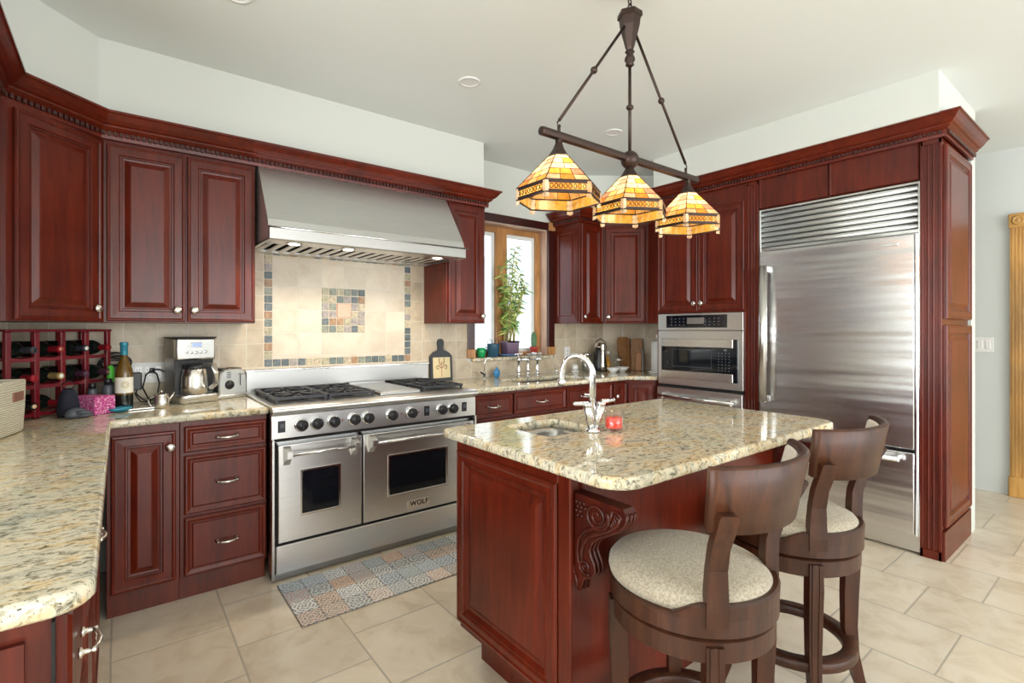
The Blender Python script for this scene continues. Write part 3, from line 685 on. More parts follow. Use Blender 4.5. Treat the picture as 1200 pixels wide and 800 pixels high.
# fridge surround: left filler, overhead panels, right pilaster and panelled side
def fluted(b, x0, x1, z0, z1, y=0, n=3):
    b.box(x0, x1, y-.001, y+.02, z0, z1)
    w = (x1-x0); fw = w*.14; s = (w-.3*w)/(n)
    xs = [x0+w*.15+s*(i+.5) for i in range(n)]
    b.box(x0, x0+w*.15, y-.008, y, z0, z1, .002); b.box(x1-w*.15, x1, y-.008, y, z0, z1, .002)
    for i in range(n+1):
        c = x0+w*.15+s*i
        if 0 < i < n: b.box(c-s*.22, c+s*.22, y-.008, y, z0+.05, z1-.04, .003)
    b.box(x0, x1, y-.008, y, z0, z0+.05); b.box(x0, x1, y-.008, y, z1-.04, z1)
t = thing('fridge_surround', 'cherry surround of the refrigerator with fluted pilasters and a panelled right side', 'cabinet', (XF, 1.870, 0), -PI/2)
fw = 1.870-.757
b = B(); b.box(0, .082, .012, .60, 0, 2.40); b.box(fw-.095, fw-.022, .008, .60, 0, 2.40); b.box(.082, fw-.095, .02, .60, 2.165, 2.40); b.box(fw-.022, fw-.003, .008, .63, 0, 2.40); b.build('carcass', 'cherry', t)
b = B(); fluted(b, 0, .082, .0, 2.39, .008); b.build('pilaster', 'cherry', t)
b = B(); fluted(b, fw-.098, fw, .0, 2.39, .002); b.build('pilaster', 'cherry', t)
for x0, x1 in ((.088, .530), (.545, fw-.104)):
    b = B(); b.rings_panel(x0, x1, 2.168, 2.385, [(0, 0), (0, .018), (.002, .020), (.008, .018)], .02); b.build('overhead_panel', 'cherry', t)
for z0, z1 in ((.185, 1.325), (1.36, 2.345)):
    o = panel_front('side_panel', t, 0, 0, .60, z1-z0); o.location = (fw, .025, z0); o.rotation_euler = (0, 0, PI/2)
b = B(); b.box(fw-.001, fw+.014, .0, .63, 0, .165, .002); b.build('base_board', 'cherry', t)
crown('crown_molding', 'tall cherry crown molding over the ovens and the refrigerator', [(4.28, 2.655), (3.645, 2.655), (3.632, 2.654), (3.632, .748), (4.285, .748)], 2.376, 1.0)

# ------------------------------------------------------------------ refrigerator
FX, FY = 3.655, 1.784
t = thing('refrigerator', 'large built-in stainless refrigerator with louvered top grille and freezer drawer', 'refrigerator', (FX, FY, 0), -PI/2)
FWD = FY-.852
b = B(); b.box(0.004, FWD-.004, .03, .58, .05, 2.155); b.build('body', 'steeldark', t)
b = B()
for x0, x1 in ((0, .014), (FWD-.014, FWD)): b.box(x0, x1, -.012, .03, .02, 2.158, .002)
b.box(0.014, FWD-.014, -.012, .03, 2.144, 2.158, .002); b.box(.014, FWD-.014, -.012, .03, 1.862, 1.882, .002); b.build('trim_frame', 'chrome', t)
b = B()
for k in range(7):
    z = 1.886+k*.0368; b.loft([[(x, .016, z), (x, -.004, z+.002), (x, -.010, z+.012), (x, -.002, z+.030), (x, .016, z+.034)] for x in (.016, FWD-.016)], smooth=True)
g = b.build('grille', 'steelhood', t)
b = B(); b.box(.014, FWD-.014, .018, .03, 1.88, 2.146); b.build('grille_back', 'gap', g)
b = B(); b.box(.018, FWD-.026, -.038, .028, .605, 1.852, .004, seg=2); dr = b.build('door', 'steelfridge', t)
b = B(); b.box(.018, FWD-.026, -.038, .028, .115, .585, .004, seg=2); dw = b.build('freezer_drawer', 'steelfridge', t)
b = B(); b.box(FWD-.0262, FWD-.0238, -.010, .02, .11, 1.852); b.box(.016, FWD-.036, -.012, .02, .586, .604); b.build('gap', 'gap', t)
b = B(); b.box(FWD-.024, FWD-.014, -.03, .02, .105, 1.856, .002); b.build('edge_trim', 'chrome', t)
b = B(); b.box(.004, FWD-.004, -.010, .05, .012, .108, .002); b.build('kick_plate', 'steel', t)
b = B(); b.tube([(.068, -.100, .80), (.068, -.100, 1.745)], .028, 18); h = b.build('door_handle', 'steelv', dr)
for z in (.79, 1.70):
    b = B(); b.box(.048, .088, -.100, -.036, z, z+.045, .006); b.build('bracket', 'chrome', h)
b = B(); b.tube([(.09, -.088, .548), (FWD-.085, -.088, .548)], .0165, 16); h = b.build('drawer_handle', 'chrome', dw)
for x in (.11, FWD-.11):
    b = B(); b.box(x-.018, x+.018, -.088, -.036, .535, .562, .005); b.build('bracket', 'chrome', h)
b = B(); b.box(FWD-.205, FWD-.10, -.0415, -.037, 1.795, 1.812, .002); b.build('badge', 'chrome', dr)
b = B(); b.box(FWD-.12, FWD-.03, -.02, .0, .592, .600); b.build('hinge', 'black', t)

# ------------------------------------------------------------------ counters
def counter(name, label, poly, holes=(), cat='countertop'):
    b = B(); x0, y0 = poly[0]
    slab(b, [(x-x0, y-y0) for x, y in poly], [[(x-x0, y-y0) for x, y in h] for h in holes], CT-.9, 0, .012)
    return tag(b.build(name, 'granite', loc=(x0, y0, .90)), label, cat)
def arcp(cx, cy, r, a0, a1, n=8): return arc(cx, cy, r, a0, a1, n)
counter('countertop', 'speckled cream granite L shaped countertop at the left, running to the range',
        [(-.70, 1.02)]+arcp(-.030-.06, 1.02+.06, .06, -90, 0)+[(-.030, 2.79)]+[(-.027, 2.815), (-.02, 2.822), (.0, 2.825)]+[(.606, 2.825), (.606, 3.478), (-.70, 3.478)])
SINK = rrect(2.36, 3.06, 2.93, 3.26, .05)
counter('countertop', 'cream granite countertop under the window with the main sink',
        [(1.868, 2.825), (3.455, 2.825), (3.478, 2.815), (3.632, 2.660), (4.275, 2.660), (4.275, 3.06), (3.865, 3.475), (1.868, 3.475)], [SINK])
ISK = rrect(1.255, 1.540, 1.400, 1.682, .05)
IX0, IX1, IY0, IY1 = 1.030, 2.500, .868, 1.795
counter('island_countertop', 'thick cream granite top of the kitchen island with bar sink cutout',
        arcp(IX0+.10, IY0+.10, .10, 180, 270)+arcp(IX1-.09, IY0+.09, .09, -90, 0)+arcp(IX1-.03, IY1-.03, .03, 0, 90)+arcp(IX0+.03, IY1-.03, .03, 90, 180), [ISK], 'countertop')
def sinkbowl(name, label, x0, x1, y0, y1, r, dep, group=None):
    t = thing(name, label, 'sink', ((x0+x1)/2, (y0+y1)/2, CT-dep))
    cx, cy = (x0+x1)/2, (y0+y1)/2
    b = B(); R = []
    for d, z in ((-.012, dep-.001), (0.0, dep-.001), (.006, dep-.02), (.012, .03), (.03, .004), (.08, .0)):
        R.append([(x-cx, y-cy, z) for x, y in rrect(x0+d, x1-d, y0+d, y1-d, max(.01, r-.3*d))])
    b.loft(R, cap0=False, cap1=True); b.build('basin', 'steelmid', t)
    b = B(); b.lathe([(.030, .001), (.030, .004), (.022, .003), (.001, .002)], 20); b.build('drain', 'chrome', t)
sinkbowl('bar_sink', 'small stainless bar sink set into the island top', 1.255, 1.540, 1.400, 1.682, .05, .15)
sinkbowl('kitchen_sink', 'stainless sink under the window behind the bridge faucet', 2.36, 3.06, 2.93, 3.26, .05, .16)

# ------------------------------------------------------------------ island
t = thing('kitchen_island', 'cherry kitchen island with raised end panel and carved corbel', 'island', (1.07, 1.09, 0))
BX, BY = 1.33, .62      # base size
b = B(); b.box(0, BX, 0, BY, .125, CT-.18); b.box(0, .02, 0, BY, CT-.18, CT-.003); b.box(BX-.02, BX, 0, BY, CT-.18, CT-.003); b.box(.02, BX-.02, 0, .02, CT-.18, CT-.003); b.box(.02, BX-.02, BY-.010, BY, CT-.18, CT-.003)
b.box(.50, BX-.02, .02, BY-.02, CT-.18, CT-.003)
b.build('carcass', 'cherry', t)
b = B(); b.box(.06, BX-.03, .035, BY-.06, 0, .125); b.build('toe_kick', 'cherry', t)
b = B(); b.box(-.018, 0, -.016, .038, .0, CT-.003, .004); b.build('corner_post', 'cherry', t)
b = B(); b.box(-.018, .0, .038, BY, CT-.035, CT-.003, .003); b.build('rail', 'cherry', t)
EP = [(0, 0), (0, .014), (.006, .022), (.014, .024), (.022, .020), (.040, .020), (.046, .014), (.054, .016), (.060, .012), (.068, .006), (.078, .006), (.10, .016), (.104, .017)]
o = panel_front('end_panel', t, 0, 0, BY-.045, CT-.035-.155, prof=EP); o.location = (0, BY, .155); o.rotation_euler = (0, 0, -PI/2)
for x in (.03, .48, .93):
    o = panel_front('door', t, 0, 0, .40, .66); o.location = (x+.40, BY, .14); o.rotation_euler = (0, 0, PI); knob(o, .36, .60)
# seat side is a plain face with a top rail
b = B(); b.box(.04, BX, -.012, 0, CT-.05, CT-.003, .003); b.build('top_rail', 'cherry', t)
# carved corbel: profile in the y-z plane, scrolls on its side
def corbel(parent, x):
    prof = [(0, 0), (-.165, 0), (-.172, -.012), (-.168, -.035), (-.150, -.062), (-.118, -.085), (-.085, -.105), (-.062, -.130), (-.052, -.155), (-.058, -.172), (-.068, -.190), (-.072, -.212), (-.060, -.232), (-.040, -.240), (-.030, -.252), (-.022, -.285), (-.010, -.262), (0, -.24)]
    b = B(); b.T = Matrix.Translation((x, -.002, CT-.052))
    b.loft([[(xx, p[0]*1.18, p[1]) for p in prof] for xx in (0, .045)], smooth=False)
    c = b.build('corbel', 'carved', parent)
    def spiral(cy, cz, r0, turns, a0, sgn, xx, n=46):
        return [(xx, cy+sgn*(r0*(1-i/n*.86))*math.cos(a0+turns*2*PI*i/n), cz+(r0*(1-i/n*.86))*math.sin(a0+turns*2*PI*i/n)) for i in range(n+1)]
    b = B(); b.T = Matrix.Translation((x, -.002, CT-.052)) @ Matrix.Diagonal((1, 1.18, 1, 1))
    for xx in (.006, .0225, .039): b.tube([(xx, y-.002, z) for y, z in prof[2:-2]], [.005]*len(prof[2:-2]), 8, up=(1, 0, 0))
    b.build('front_carving', 'carved', c)
    for side in (-.002, .047):
        b = B(); b.T = Matrix.Translation((x, -.002, CT-.052)) @ Matrix.Diagonal((1, 1.18, 1, 1))
        b.tube(spiral(-.085, -.045, .040, 2.1, 2.6, 1, side), [.0065*(1-.6*i/46) for i in range(47)], 8, up=(1, 0, 0))
        b.tube(spiral(-.046, -.205, .022, 1.8, -2.4, 1, side), [.005*(1-.6*i/46) for i in range(47)], 8, up=(1, 0, 0))
        b.tube([(side, y, z) for y, z in ((-.160, -.020), (-.152, -.045), (-.125, -.070), (-.090, -.092), (-.060, -.112), (-.040, -.140), (-.034, -.170), (-.040, -.195))], [.004, .006, .0065, .007, .007, .0065, .006, .004], 8, up=(1, 0, 0))
        b.tube([(side, y, z) for y, z in ((-.135, -.012), (-.130, -.035), (-.108, -.062), (-.075, -.082), (-.048, -.098), (-.026, -.128), (-.020, -.165), (-.024, -.20), (-.034, -.225))], [.003, .005, .0055, .006, .006, .0055, .005, .0045, .003], 8, up=(1, 0, 0))
        for k in range(6):   # acanthus ribs
            a = .5+k*.28; b.tube([(side, -.146+k*.003, -.012-k*.008), (side, -.158+.006*k, -.022-k*.010), (side, -.166+.011*k, -.030-k*.012)], [.004, .0035, .001], 6, up=(1, 0, 0))
        for k in range(4):
            for j in range(3-k//2): b.sphere((side, -.018-j*.013-(k % 2)*.005, -.022-k*.013), .0052, 8, 6)
        b.tube([(side, -.012, -.238), (side, -.020, -.262), (side, -.022, -.284)], [.006, .005, .001], 6, up=(1, 0, 0))
        b.tube([(side, -.006, -.215), (side, -.010, -.250), (side, -.014, -.272)], [.004, .004, .001], 6, up=(1, 0, 0))
        b.build('carving', 'carved', c)
corbel(t, .004); corbel(t, BX-.05)

# ------------------------------------------------------------------ range hood
HX, HW = .618, 1.217
t = thing('range_hood', 'wide stainless canopy range hood above the range', 'range hood', (HX, 3.476, 1.775))
hp = [(-.576, .0), (-.592, .004), (-.592, .064), (-.596, .070), (-.590, .076), (-.578, .112), (-.336, .462), (0, .462), (0, .02)]
b = B(); n = len(hp); L = [b.v((0, y, z)) for y, z in hp]; R = [b.v((HW, y, z)) for y, z in hp]
for i in range(n-1): b.face([L[i], R[i], R[i+1], L[i+1]])
b.face(L); b.face(R); b.build('canopy', 'steelhood', t)
b = B(); b.box(-.0, HW, -.612, -.590, .002, .066, .003); b.build('front_lip', 'steelmid', t)
b = B(); b.tube([(-.004, -.612, .066), (HW+.012, -.612, .066)], .006, 10); b.build('rail', 'chrome', t)
b = B(); b.box(0, HW, -.59, -.44, .004, .012); b.box(0, .02, -.44, -.03, .004, .012); b.box(HW-.02, HW, -.44, -.03, .004, .012); b.box(0, HW, -.09, 0, .006, .016); b.build('underside_frame', 'steel', t)
b = B()
for k in range(18):
    x = .03+k*(HW-.06)/18; b.box(x, x+.036, -.45, -.08, .006, .020, .004)
b.build('baffle_filter', 'steelv', t)
b = B(); b.box(.02, HW-.02, -.44, -.05, .030, .034); b.build('filter_recess', 'gap', t)
for x in (.150, .455, 1.055):
    b = B(); b.lathe([(.042, .0), (.042, .006), (.030, .004)], 22, (x, -.510, -.002), cap=False); o = b.build('hood_light', 'chrome', t)
    b = B(); b.lathe([(.030, .001), (.001, .0005)], 22, (x, -.510, -.001), cap=False); b.build('lens', 'lampglow', o)
    l = bpy.data.lights.new('hood_lamp', 'SPOT'); l.energy = 10; l.color = (1, .86, .66); l.spot_size = math.radians(150); l.spot_blend = .5; l.shadow_soft_size = .022
    lo = bpy.data.objects.new('hood_lamp', l); COL.objects.link(lo); lo.location = (HX+x, 3.476-.510, 1.765)

# ------------------------------------------------------------------ range
RX, RY, RW = .612, 2.790, 1.250
t = thing('gas_range', 'wide stainless professional gas range with two ovens, griddle and black grates', 'range', (RX, RY, 0))
b = B(); b.box(.004, RW-.004, .03, .68, .07, .865); b.build('body', 'steeldark', t)
b = B(); b.box(0, RW, .0, .03, .735, .856, .002); cp = b.build('control_panel', 'steel', t)
# bullnose and worktop deck
b = B(); prof = [(.03, .850), (-.012, .862), (-.030, .872), (-.036, .884), (-.030, .896), (-.012, .903), (.04, .905)]
b.loft([[(x, y, z) for y, z in prof]+[(.04, .85, )[:0] or (.04, .86, .86)][:0] for x in (0, RW)], closed=False, cap0=False, cap1=False)
for x in (0, RW): b.face([b.v((x, y, z)) for y, z in prof])
b.build('bullnose', 'steel', t)
b = B(); b.box(0, RW, .035, .645, .880, .905, .002); deck = b.build('cooktop', 'steel', t)
for xa, xb in ((.035, .595), (.905, 1.215)):
    b = B(); b.box(xa, xb, .085, .600, .904, .907); b.build('burner_tray', 'blackmat', deck)
b = B(); b.box(.62, .88, .07, .60, .905, .925, .004); b.box(.62, .88, .60, .615, .905, .94, .002); gr = b.build('griddle', 'steelmid', deck)
b = B(); b.box(.635, .865, .085, .59, .9245, .927); b.build('griddle_plate', 'steeldark', gr)
b = B(); b.box(0, RW, .645, .684, .86, 1.045, .003); bgd = b.build('backguard', 'steelmid', t)
b = B(); b.box(-.004, RW+.004, .636, .686, 1.040, 1.052, .002); b.build('cap_rail', 'chrome', bgd)
b = B(); b.box(.05, RW-.05, .638, .646, .912, .935); b.build('vent_slot', 'gap', bgd)
# burners and grates
for gx in (.040, .320, .912):
    w = .272 if gx < .9 else .296
    b = B()
    for yy in (.095, .335, .345, .592): b.box(gx, gx+w, yy-.006, yy+.006, .922, .938, .002)
    for xx in (gx+.006, gx+w-.006): b.box(xx-.006, xx+.006, .095, .592, .922, .938, .002)
    for cy in (.215, .468):
        cx = gx+w/2
        for k in range(8):
            a = k*PI/4+PI/8*0; dx, dy = math.cos(a), math.sin(a); Lr = .115 if k % 2 == 0 else .14
            b.T = Matrix.Translation((cx, cy, .933)) @ Matrix.Rotation(a, 4, 'Z'); b.box(.030, min(Lr, w/2-.004 if k % 4 == 0 else Lr), -.005, .005, -.008, .009, .002)
        b.T = Matrix.Identity(4)
    for xx in (gx+.01, gx+w-.01):
        for yy in (.10, .34, .585): b.box(xx-.006, xx+.006, yy-.006, yy+.006, .906, .924)
    g = b.build('grate', 'blackmat', t)
    for cy in (.215, .468):
        b = B(); b.lathe([(.048, .906), (.048, .914), (.036, .918), (.036, .924), (.030, .928), (.001, .929)], 20, (gx+w/2, cy, 0)); b.build('burner', 'blackmat', g)
# knobs
for x in (.146, .226, .316, .431, .510, .656, .783, .990, 1.071):
    b = B(); b.T = Matrix.Translation((x, 0, .797)) @ Matrix.Rotation(PI/2, 4, 'X'); b.lathe([(.037, 0), (.037, .006), (.030, .010)], 24); k = b.build('knob', 'chrome', cp)
    b = B(); b.T = Matrix.Translation((x, 0, .797)) @ Matrix.Rotation(PI/2, 4, 'X'); b.lathe([(.030, .008), (.029, .030), (.026, .036), (.001, .037)], 24); b.box(-.006, .006, -.028, .028, .034, .044, .003); b.build('grip', 'black', k)
for x in (.049, .888, 1.161):
    b = B(); b.box(x-.018, x+.018, -.003, 0, .768, .828, .001); k = b.build('switch_plate', 'black', cp)
    b = B(); b.box(x-.010, x+.010, -.008, -.002, .790, .812, .002); b.build('rocker', 'grey', k)
b = B()
for x in (.365, .720, .832): b.sphere((x, -.001, .797), .0045, 10, 6)
b.build('indicator_light', 'foilred', cp)
b = B(); b.box(.02, RW-.02, -.004, .03, .722, .733); b.build('gap', 'gap', t)
# oven doors
def ovendoor(x0, x1, wx0, wx1, wz0, wz1, hx0, hx1, badge=False):
    b = B(); b.box(x0, x1, -.022, .028, .205, .705, .004, seg=2); o = b.build('oven_door', 'steel', t)
    b = B(); b.rings_panel(wx0-.012, wx1+.012, wz0-.012, wz1+.012, [(0, 0), (0, .004), (.009, .004), (.012, .001), (.02, .001)], -.022); f = b.build('window_frame', 'chrome', o)
    b = B(); b.box(wx0, wx1, -.0252, -.0245, wz0, wz1); b.build('window', 'glassblack', f)
    b = B(); b.tube([(hx0, -.078, .662), (hx1, -.078, .662)], .0095, 14); h = b.build('handle', 'chrome', o)
    for x in (hx0, hx1):
        b = B(); b.loft([[(x-.017, -.020, .60), (x+.017, -.020, .60), (x+.017, -.020, .700), (x-.017, -.020, .700)], [(x-.015, -.055, .632), (x+.015, -.055, .632), (x+.015, -.055, .69), (x-.015, -.055, .69)], [(x-.014, -.092, .646), (x+.014, -.092, .646), (x+.014, -.092, .68), (x-.014, -.092, .68)]], smooth=False); b.build('bracket', 'steel', h)
    if badge:
        b = B(); cx = (wx0+wx1)/2; b.box(cx-.078, cx+.078, -.027, -.021, .232, .276, .001); p = b.build('nameplate', 'chrome', o)
        c = bpy.data.curves.new('lettering', 'FONT'); c.body = 'WOLF'; c.size = .040; c.align_x = 'CENTER'; c.align_y = 'CENTER'; c.extrude = .0008; c.offset = .0008; c.space_character = 1.12
        q0 = bpy.data.objects.new('tmp', c); COL.objects.link(q0); c.materials.append(M['black']); me = bpy.data.meshes.new_from_object(q0.evaluated_get(bpy.context.evaluated_depsgraph_get())); bpy.data.objects.remove(q0); q = bpy.data.objects.new('lettering', me); COL.objects.link(q); q.parent = p; q.location = (cx, -.0278, .254); q.rotation_euler = (PI/2, 0, 0)
ovendoor(.028, .466, .147, .335, .338, .555, .068, .420)
ovendoor(.476, 1.222, .635, 1.010, .335, .555, .520, 1.170, True)
b = B(); b.box(.014, .028, .0, .03, .205, .715); b.box(.466, .476, .0, .03, .205, .715); b.box(1.222, 1.236, 0, .03, .205, .715); b.box(.014, 1.236, 0, .03, .188, .205); b.build('gap', 'gap', t)
b = B(); b.box(0, .014, -.012, .04, .02, .735, .002); b.box(RW-.014, RW, -.012, .04, .02, .735, .002); b.build('side_trim', 'steelv', t)
b = B(); b.box(.02, RW-.02, -.016, .03, .045, .188, .003); b.build('kick_plate', 'steel', t)
b = B(); b.box(.0, RW, .0, .05, .012, .045); b.build('base_rail', 'steeldark', t)
for x in (.06, RW-.06):
    for y in (.08, .60): b = B(); b.lathe([(.02, 0), (.02, .012), (.014, .014), (.014, .075)], 12, (x, y, 0)); b.build('leg', 'steeldark', t)

# ------------------------------------------------------------------ bar stools
def stool(label, loc, rot, src=None):
    if src: return copytree(src, None, loc, rot, label)
    t = thing('bar_stool', label, 'bar stool', loc, rot, 'counter stools at the island')
    # seat rings
    b = B(); b.lathe([(.185, .500), (.209, .500), (.214, .504), (.215, .553), (.209, .557), (.185, .557)], 72, smooth=False); b.build('seat_apron', 'walnut', t)
    b = B(); b.lathe([(.17, .563), (.217, .563), (.222, .567), (.222, .606), (.217, .611), (.20, .612)], 72, smooth=False); b.build('swivel_ring', 'walnut', t)
    b = B(); b.lathe([(.10, .556), (.20, .556), (.20, .568), (.10, .568)], 32); b.build('swivel_plate', 'gap', t)
    # cushion (slightly egg-shaped, open to the front)
    b = B(); b.lathe([(.200, .606), (.213, .612), (.217, .626), (.215, .642), (.204, .656), (.180, .667), (.12, .674), (.06, .677), (.001, .678)], 56, (0, .010, 0), sx=.965, sy=1.02); b.build('cushion', 'fabric', t)
    # raised rear rail of the seat ring
    b = B(); R = []
    for k in range(25):
        a = math.radians(-90-72+k*144/24); h = .040*min(1, 4*(1-abs(k-12)/12.5))
        ci, si = math.cos(a), math.sin(a)
        R.append([(ci*.200, si*.200, .606), (ci*.222, si*.222, .606), (ci*.224, si*.224, .606+h*.85), (ci*.219, si*.219, .606+h), (ci*.203, si*.203, .606+h*.95)])
    b.loft(R, smooth=False); b.build('seat_rail', 'walnut', t)
    # four splayed sabre legs
    for k, a in enumerate((45, 135, 225, 315)):
        a = math.radians(a); d = Vector((math.cos(a), math.sin(a), 0))
        b = B(); pts = [(.200, .545), (.200, .46), (.196, .36), (.195, .25), (.203, .15), (.224, .06), (.246, .0)]; w = [.023, .024, .023, .021, .019, .017, .016]
        R = []
        tt = Vector((-d.y, d.x, 0))
        for (r, z), ww in zip(pts, w):
            c = d*r+Vector((0, 0, z)); R.append([c+d*ww+tt*ww*.9, c+d*ww-tt*ww*.9, c-d*ww-tt*ww*.9, c-d*ww+tt*ww*.9])
        b.loft(R, smooth=False)
        # reeded outer face
        for s in (-.45, .45):
            b.loft([[Vector(c)+d*(.003)+tt*(ww*s+e) if True else 0 for e in (-.003, .003)]+[Vector(c)-d*.001+tt*(ww*s+e) for e in (.003, -.003)] for c, ww in [(d*(r+ww)+Vector((0, 0, z)), ww) for (r, z), ww in zip(pts, w)]], smooth=False)
        b.build('leg', 'walnut', t)
    # footrest ring, flat band
    b = B(); b.lathe([(.163, .185), (.203, .185), (.207, .190), (.207, .214), (.203, .219), (.163, .219), (.160, .214), (.160, .190), (.163, .185)], 48, cap=False); b.build('footrest', 'walnut', t)
    # back posts rise from the rear of the seat and flare outward
    for s in (-1, 1):
        a = math.radians(-90+s*44); b = B()
        d = Vector((math.cos(a), math.sin(a), 0)); tt = Vector((-d.y, d.x, 0))
        pts = [(.207, .590), (.210, .63), (.210, .68), (.213, .73), (.232, .79), (.268, .845), (.288, .880), (.290, .888)]; w = [.026, .027, .025, .022, .021, .022, .022, .017]
        R = []
        for (r, z), ww in zip(pts, w):
            c = d*r+Vector((0, 0, z)); R.append([c+d*.017+tt*ww, c+d*.017-tt*ww, c-d*.017-tt*ww, c-d*.017+tt*ww])
        b.loft(R, smooth=False)
        b.build('back_post', 'walnut', t)
    # curved back rest: wooden shell outside, upholstery inside
    def shell(r_in, r_out, z0, z1, a0, a1, n=30, inset=0):
        b = B(); R = []
        for k in range(n+1):
            u = k/n; a = math.radians(a0+(a1-a0)*u); e = abs(2*u-1)
            ci, si = math.cos(a), math.sin(a)
            zt = z1; zb = z0+.012*e**4; lean = .030
            ring = []
            for r, z in ((r_in, zb), (r_out, zb), (r_out+lean*.5, (zb+zt)/2), (r_out+lean, zt-.006), (r_out+lean-.006, zt), (r_in+lean+.006, zt), (r_in+lean, zt-.006), (r_in+lean*.5, (zb+zt)/2)): ring.append((ci*r, si*r+.042, z))
            R.append(ring)
        return b.loft(R, smooth=True)
    shell(.276, .300, .828, .992, -90-46, -90+46).build('backrest', 'walnut', t)
    o = shell(.262, .2755, .840, .980, -90-42, -90+42); o.build('back_pad', 'cream', t)
    return t
s1 = stool('walnut swivel stool with beige cushion, nearest the camera at the island', (1.264, .812, 0), math.radians(2.5))
stool('walnut swivel stool with beige cushion, between the nearer stool and the refrigerator', (1.925, .83, 0), math.radians(-2), s1)

# ------------------------------------------------------------------ chandelier
CX, CY, BZ = 1.653, 1.34, 2.0
t = thing('chandelier', 'bronze three shade stained glass chandelier hanging over the island', 'chandelier', (CX, CY, BZ))
def bead(b, p, r): b.sphere(p, r, 14, 8)
b = B(); b.lathe([(.075, .720), (.075, .700), (.055, .690), (.012, .675)], 8); b.build('canopy', 'bronze', t)
b = B()
for k in range(3):
    c = Vector((0, 0, .666-k*.022)); b.tube([c+Vector((.009*math.cos(a)*(1 if k % 2 else 0), .009*math.cos(a)*(0 if k % 2 else 1), .014*math.sin(a))) for a in [i*2*PI/12 for i in range(13)]], .003, 6)
b.build('chain', 'bronze', t)
b = B(); b.lathe([(.034, .600), (.050, .596), (.052, .578), (.044, .572), (.040, .540), (.018, .455), (.012, .440)], 6, smooth=False); b.build('hub', 'bronze', t)
b = B(); b.lathe([(.012, .445), (.020, .438), (.012, .428), (.020, .414), (.022, .404), (.014, .392), (.018, .384), (.008, .376)], 16); b.build('finial', 'bronze', t)
b = B(); b.tube([(0, 0, .39), (0, 0, .03)], .0065, 10); b.lathe([(.007, .222), (.015, .214), (.015, .206), (.007, .198)], 12); b.build('centre_rod', 'bronze', t)
for s in (-1, 1):
    b = B(); p0 = Vector((s*.030, 0, .535)); p1 = Vector((s*.395, 0, .058)); b.tube([p0, p1], .0058, 10); bead(b, p0.lerp(p1, .5), .014)
    b.tube([p1, p1+Vector((s*.010, 0, -.010)), p1+Vector((s*.004, 0, -.026)), p1+Vector((-s*.006, 0, -.020))], .003, 6); b.tube([(s*.397, 0, .04), (s*.397, 0, .01)], .006, 8)
    b.build('support_rod', 'bronze', t)
b = B(); b.T = Matrix.Rotation(PI/2, 4, 'Y')
b.lathe([(.001, -.485), (.0155, -.483), (.017, -.478), (.017, .478), (.0155, .483), (.001, .485)], 8, smooth=False); b.build('bar', 'bronze', t)
b = B(); b.sphere((0, 0, -.005), .037, 24, 14); b.build('ball', 'bronze', t)
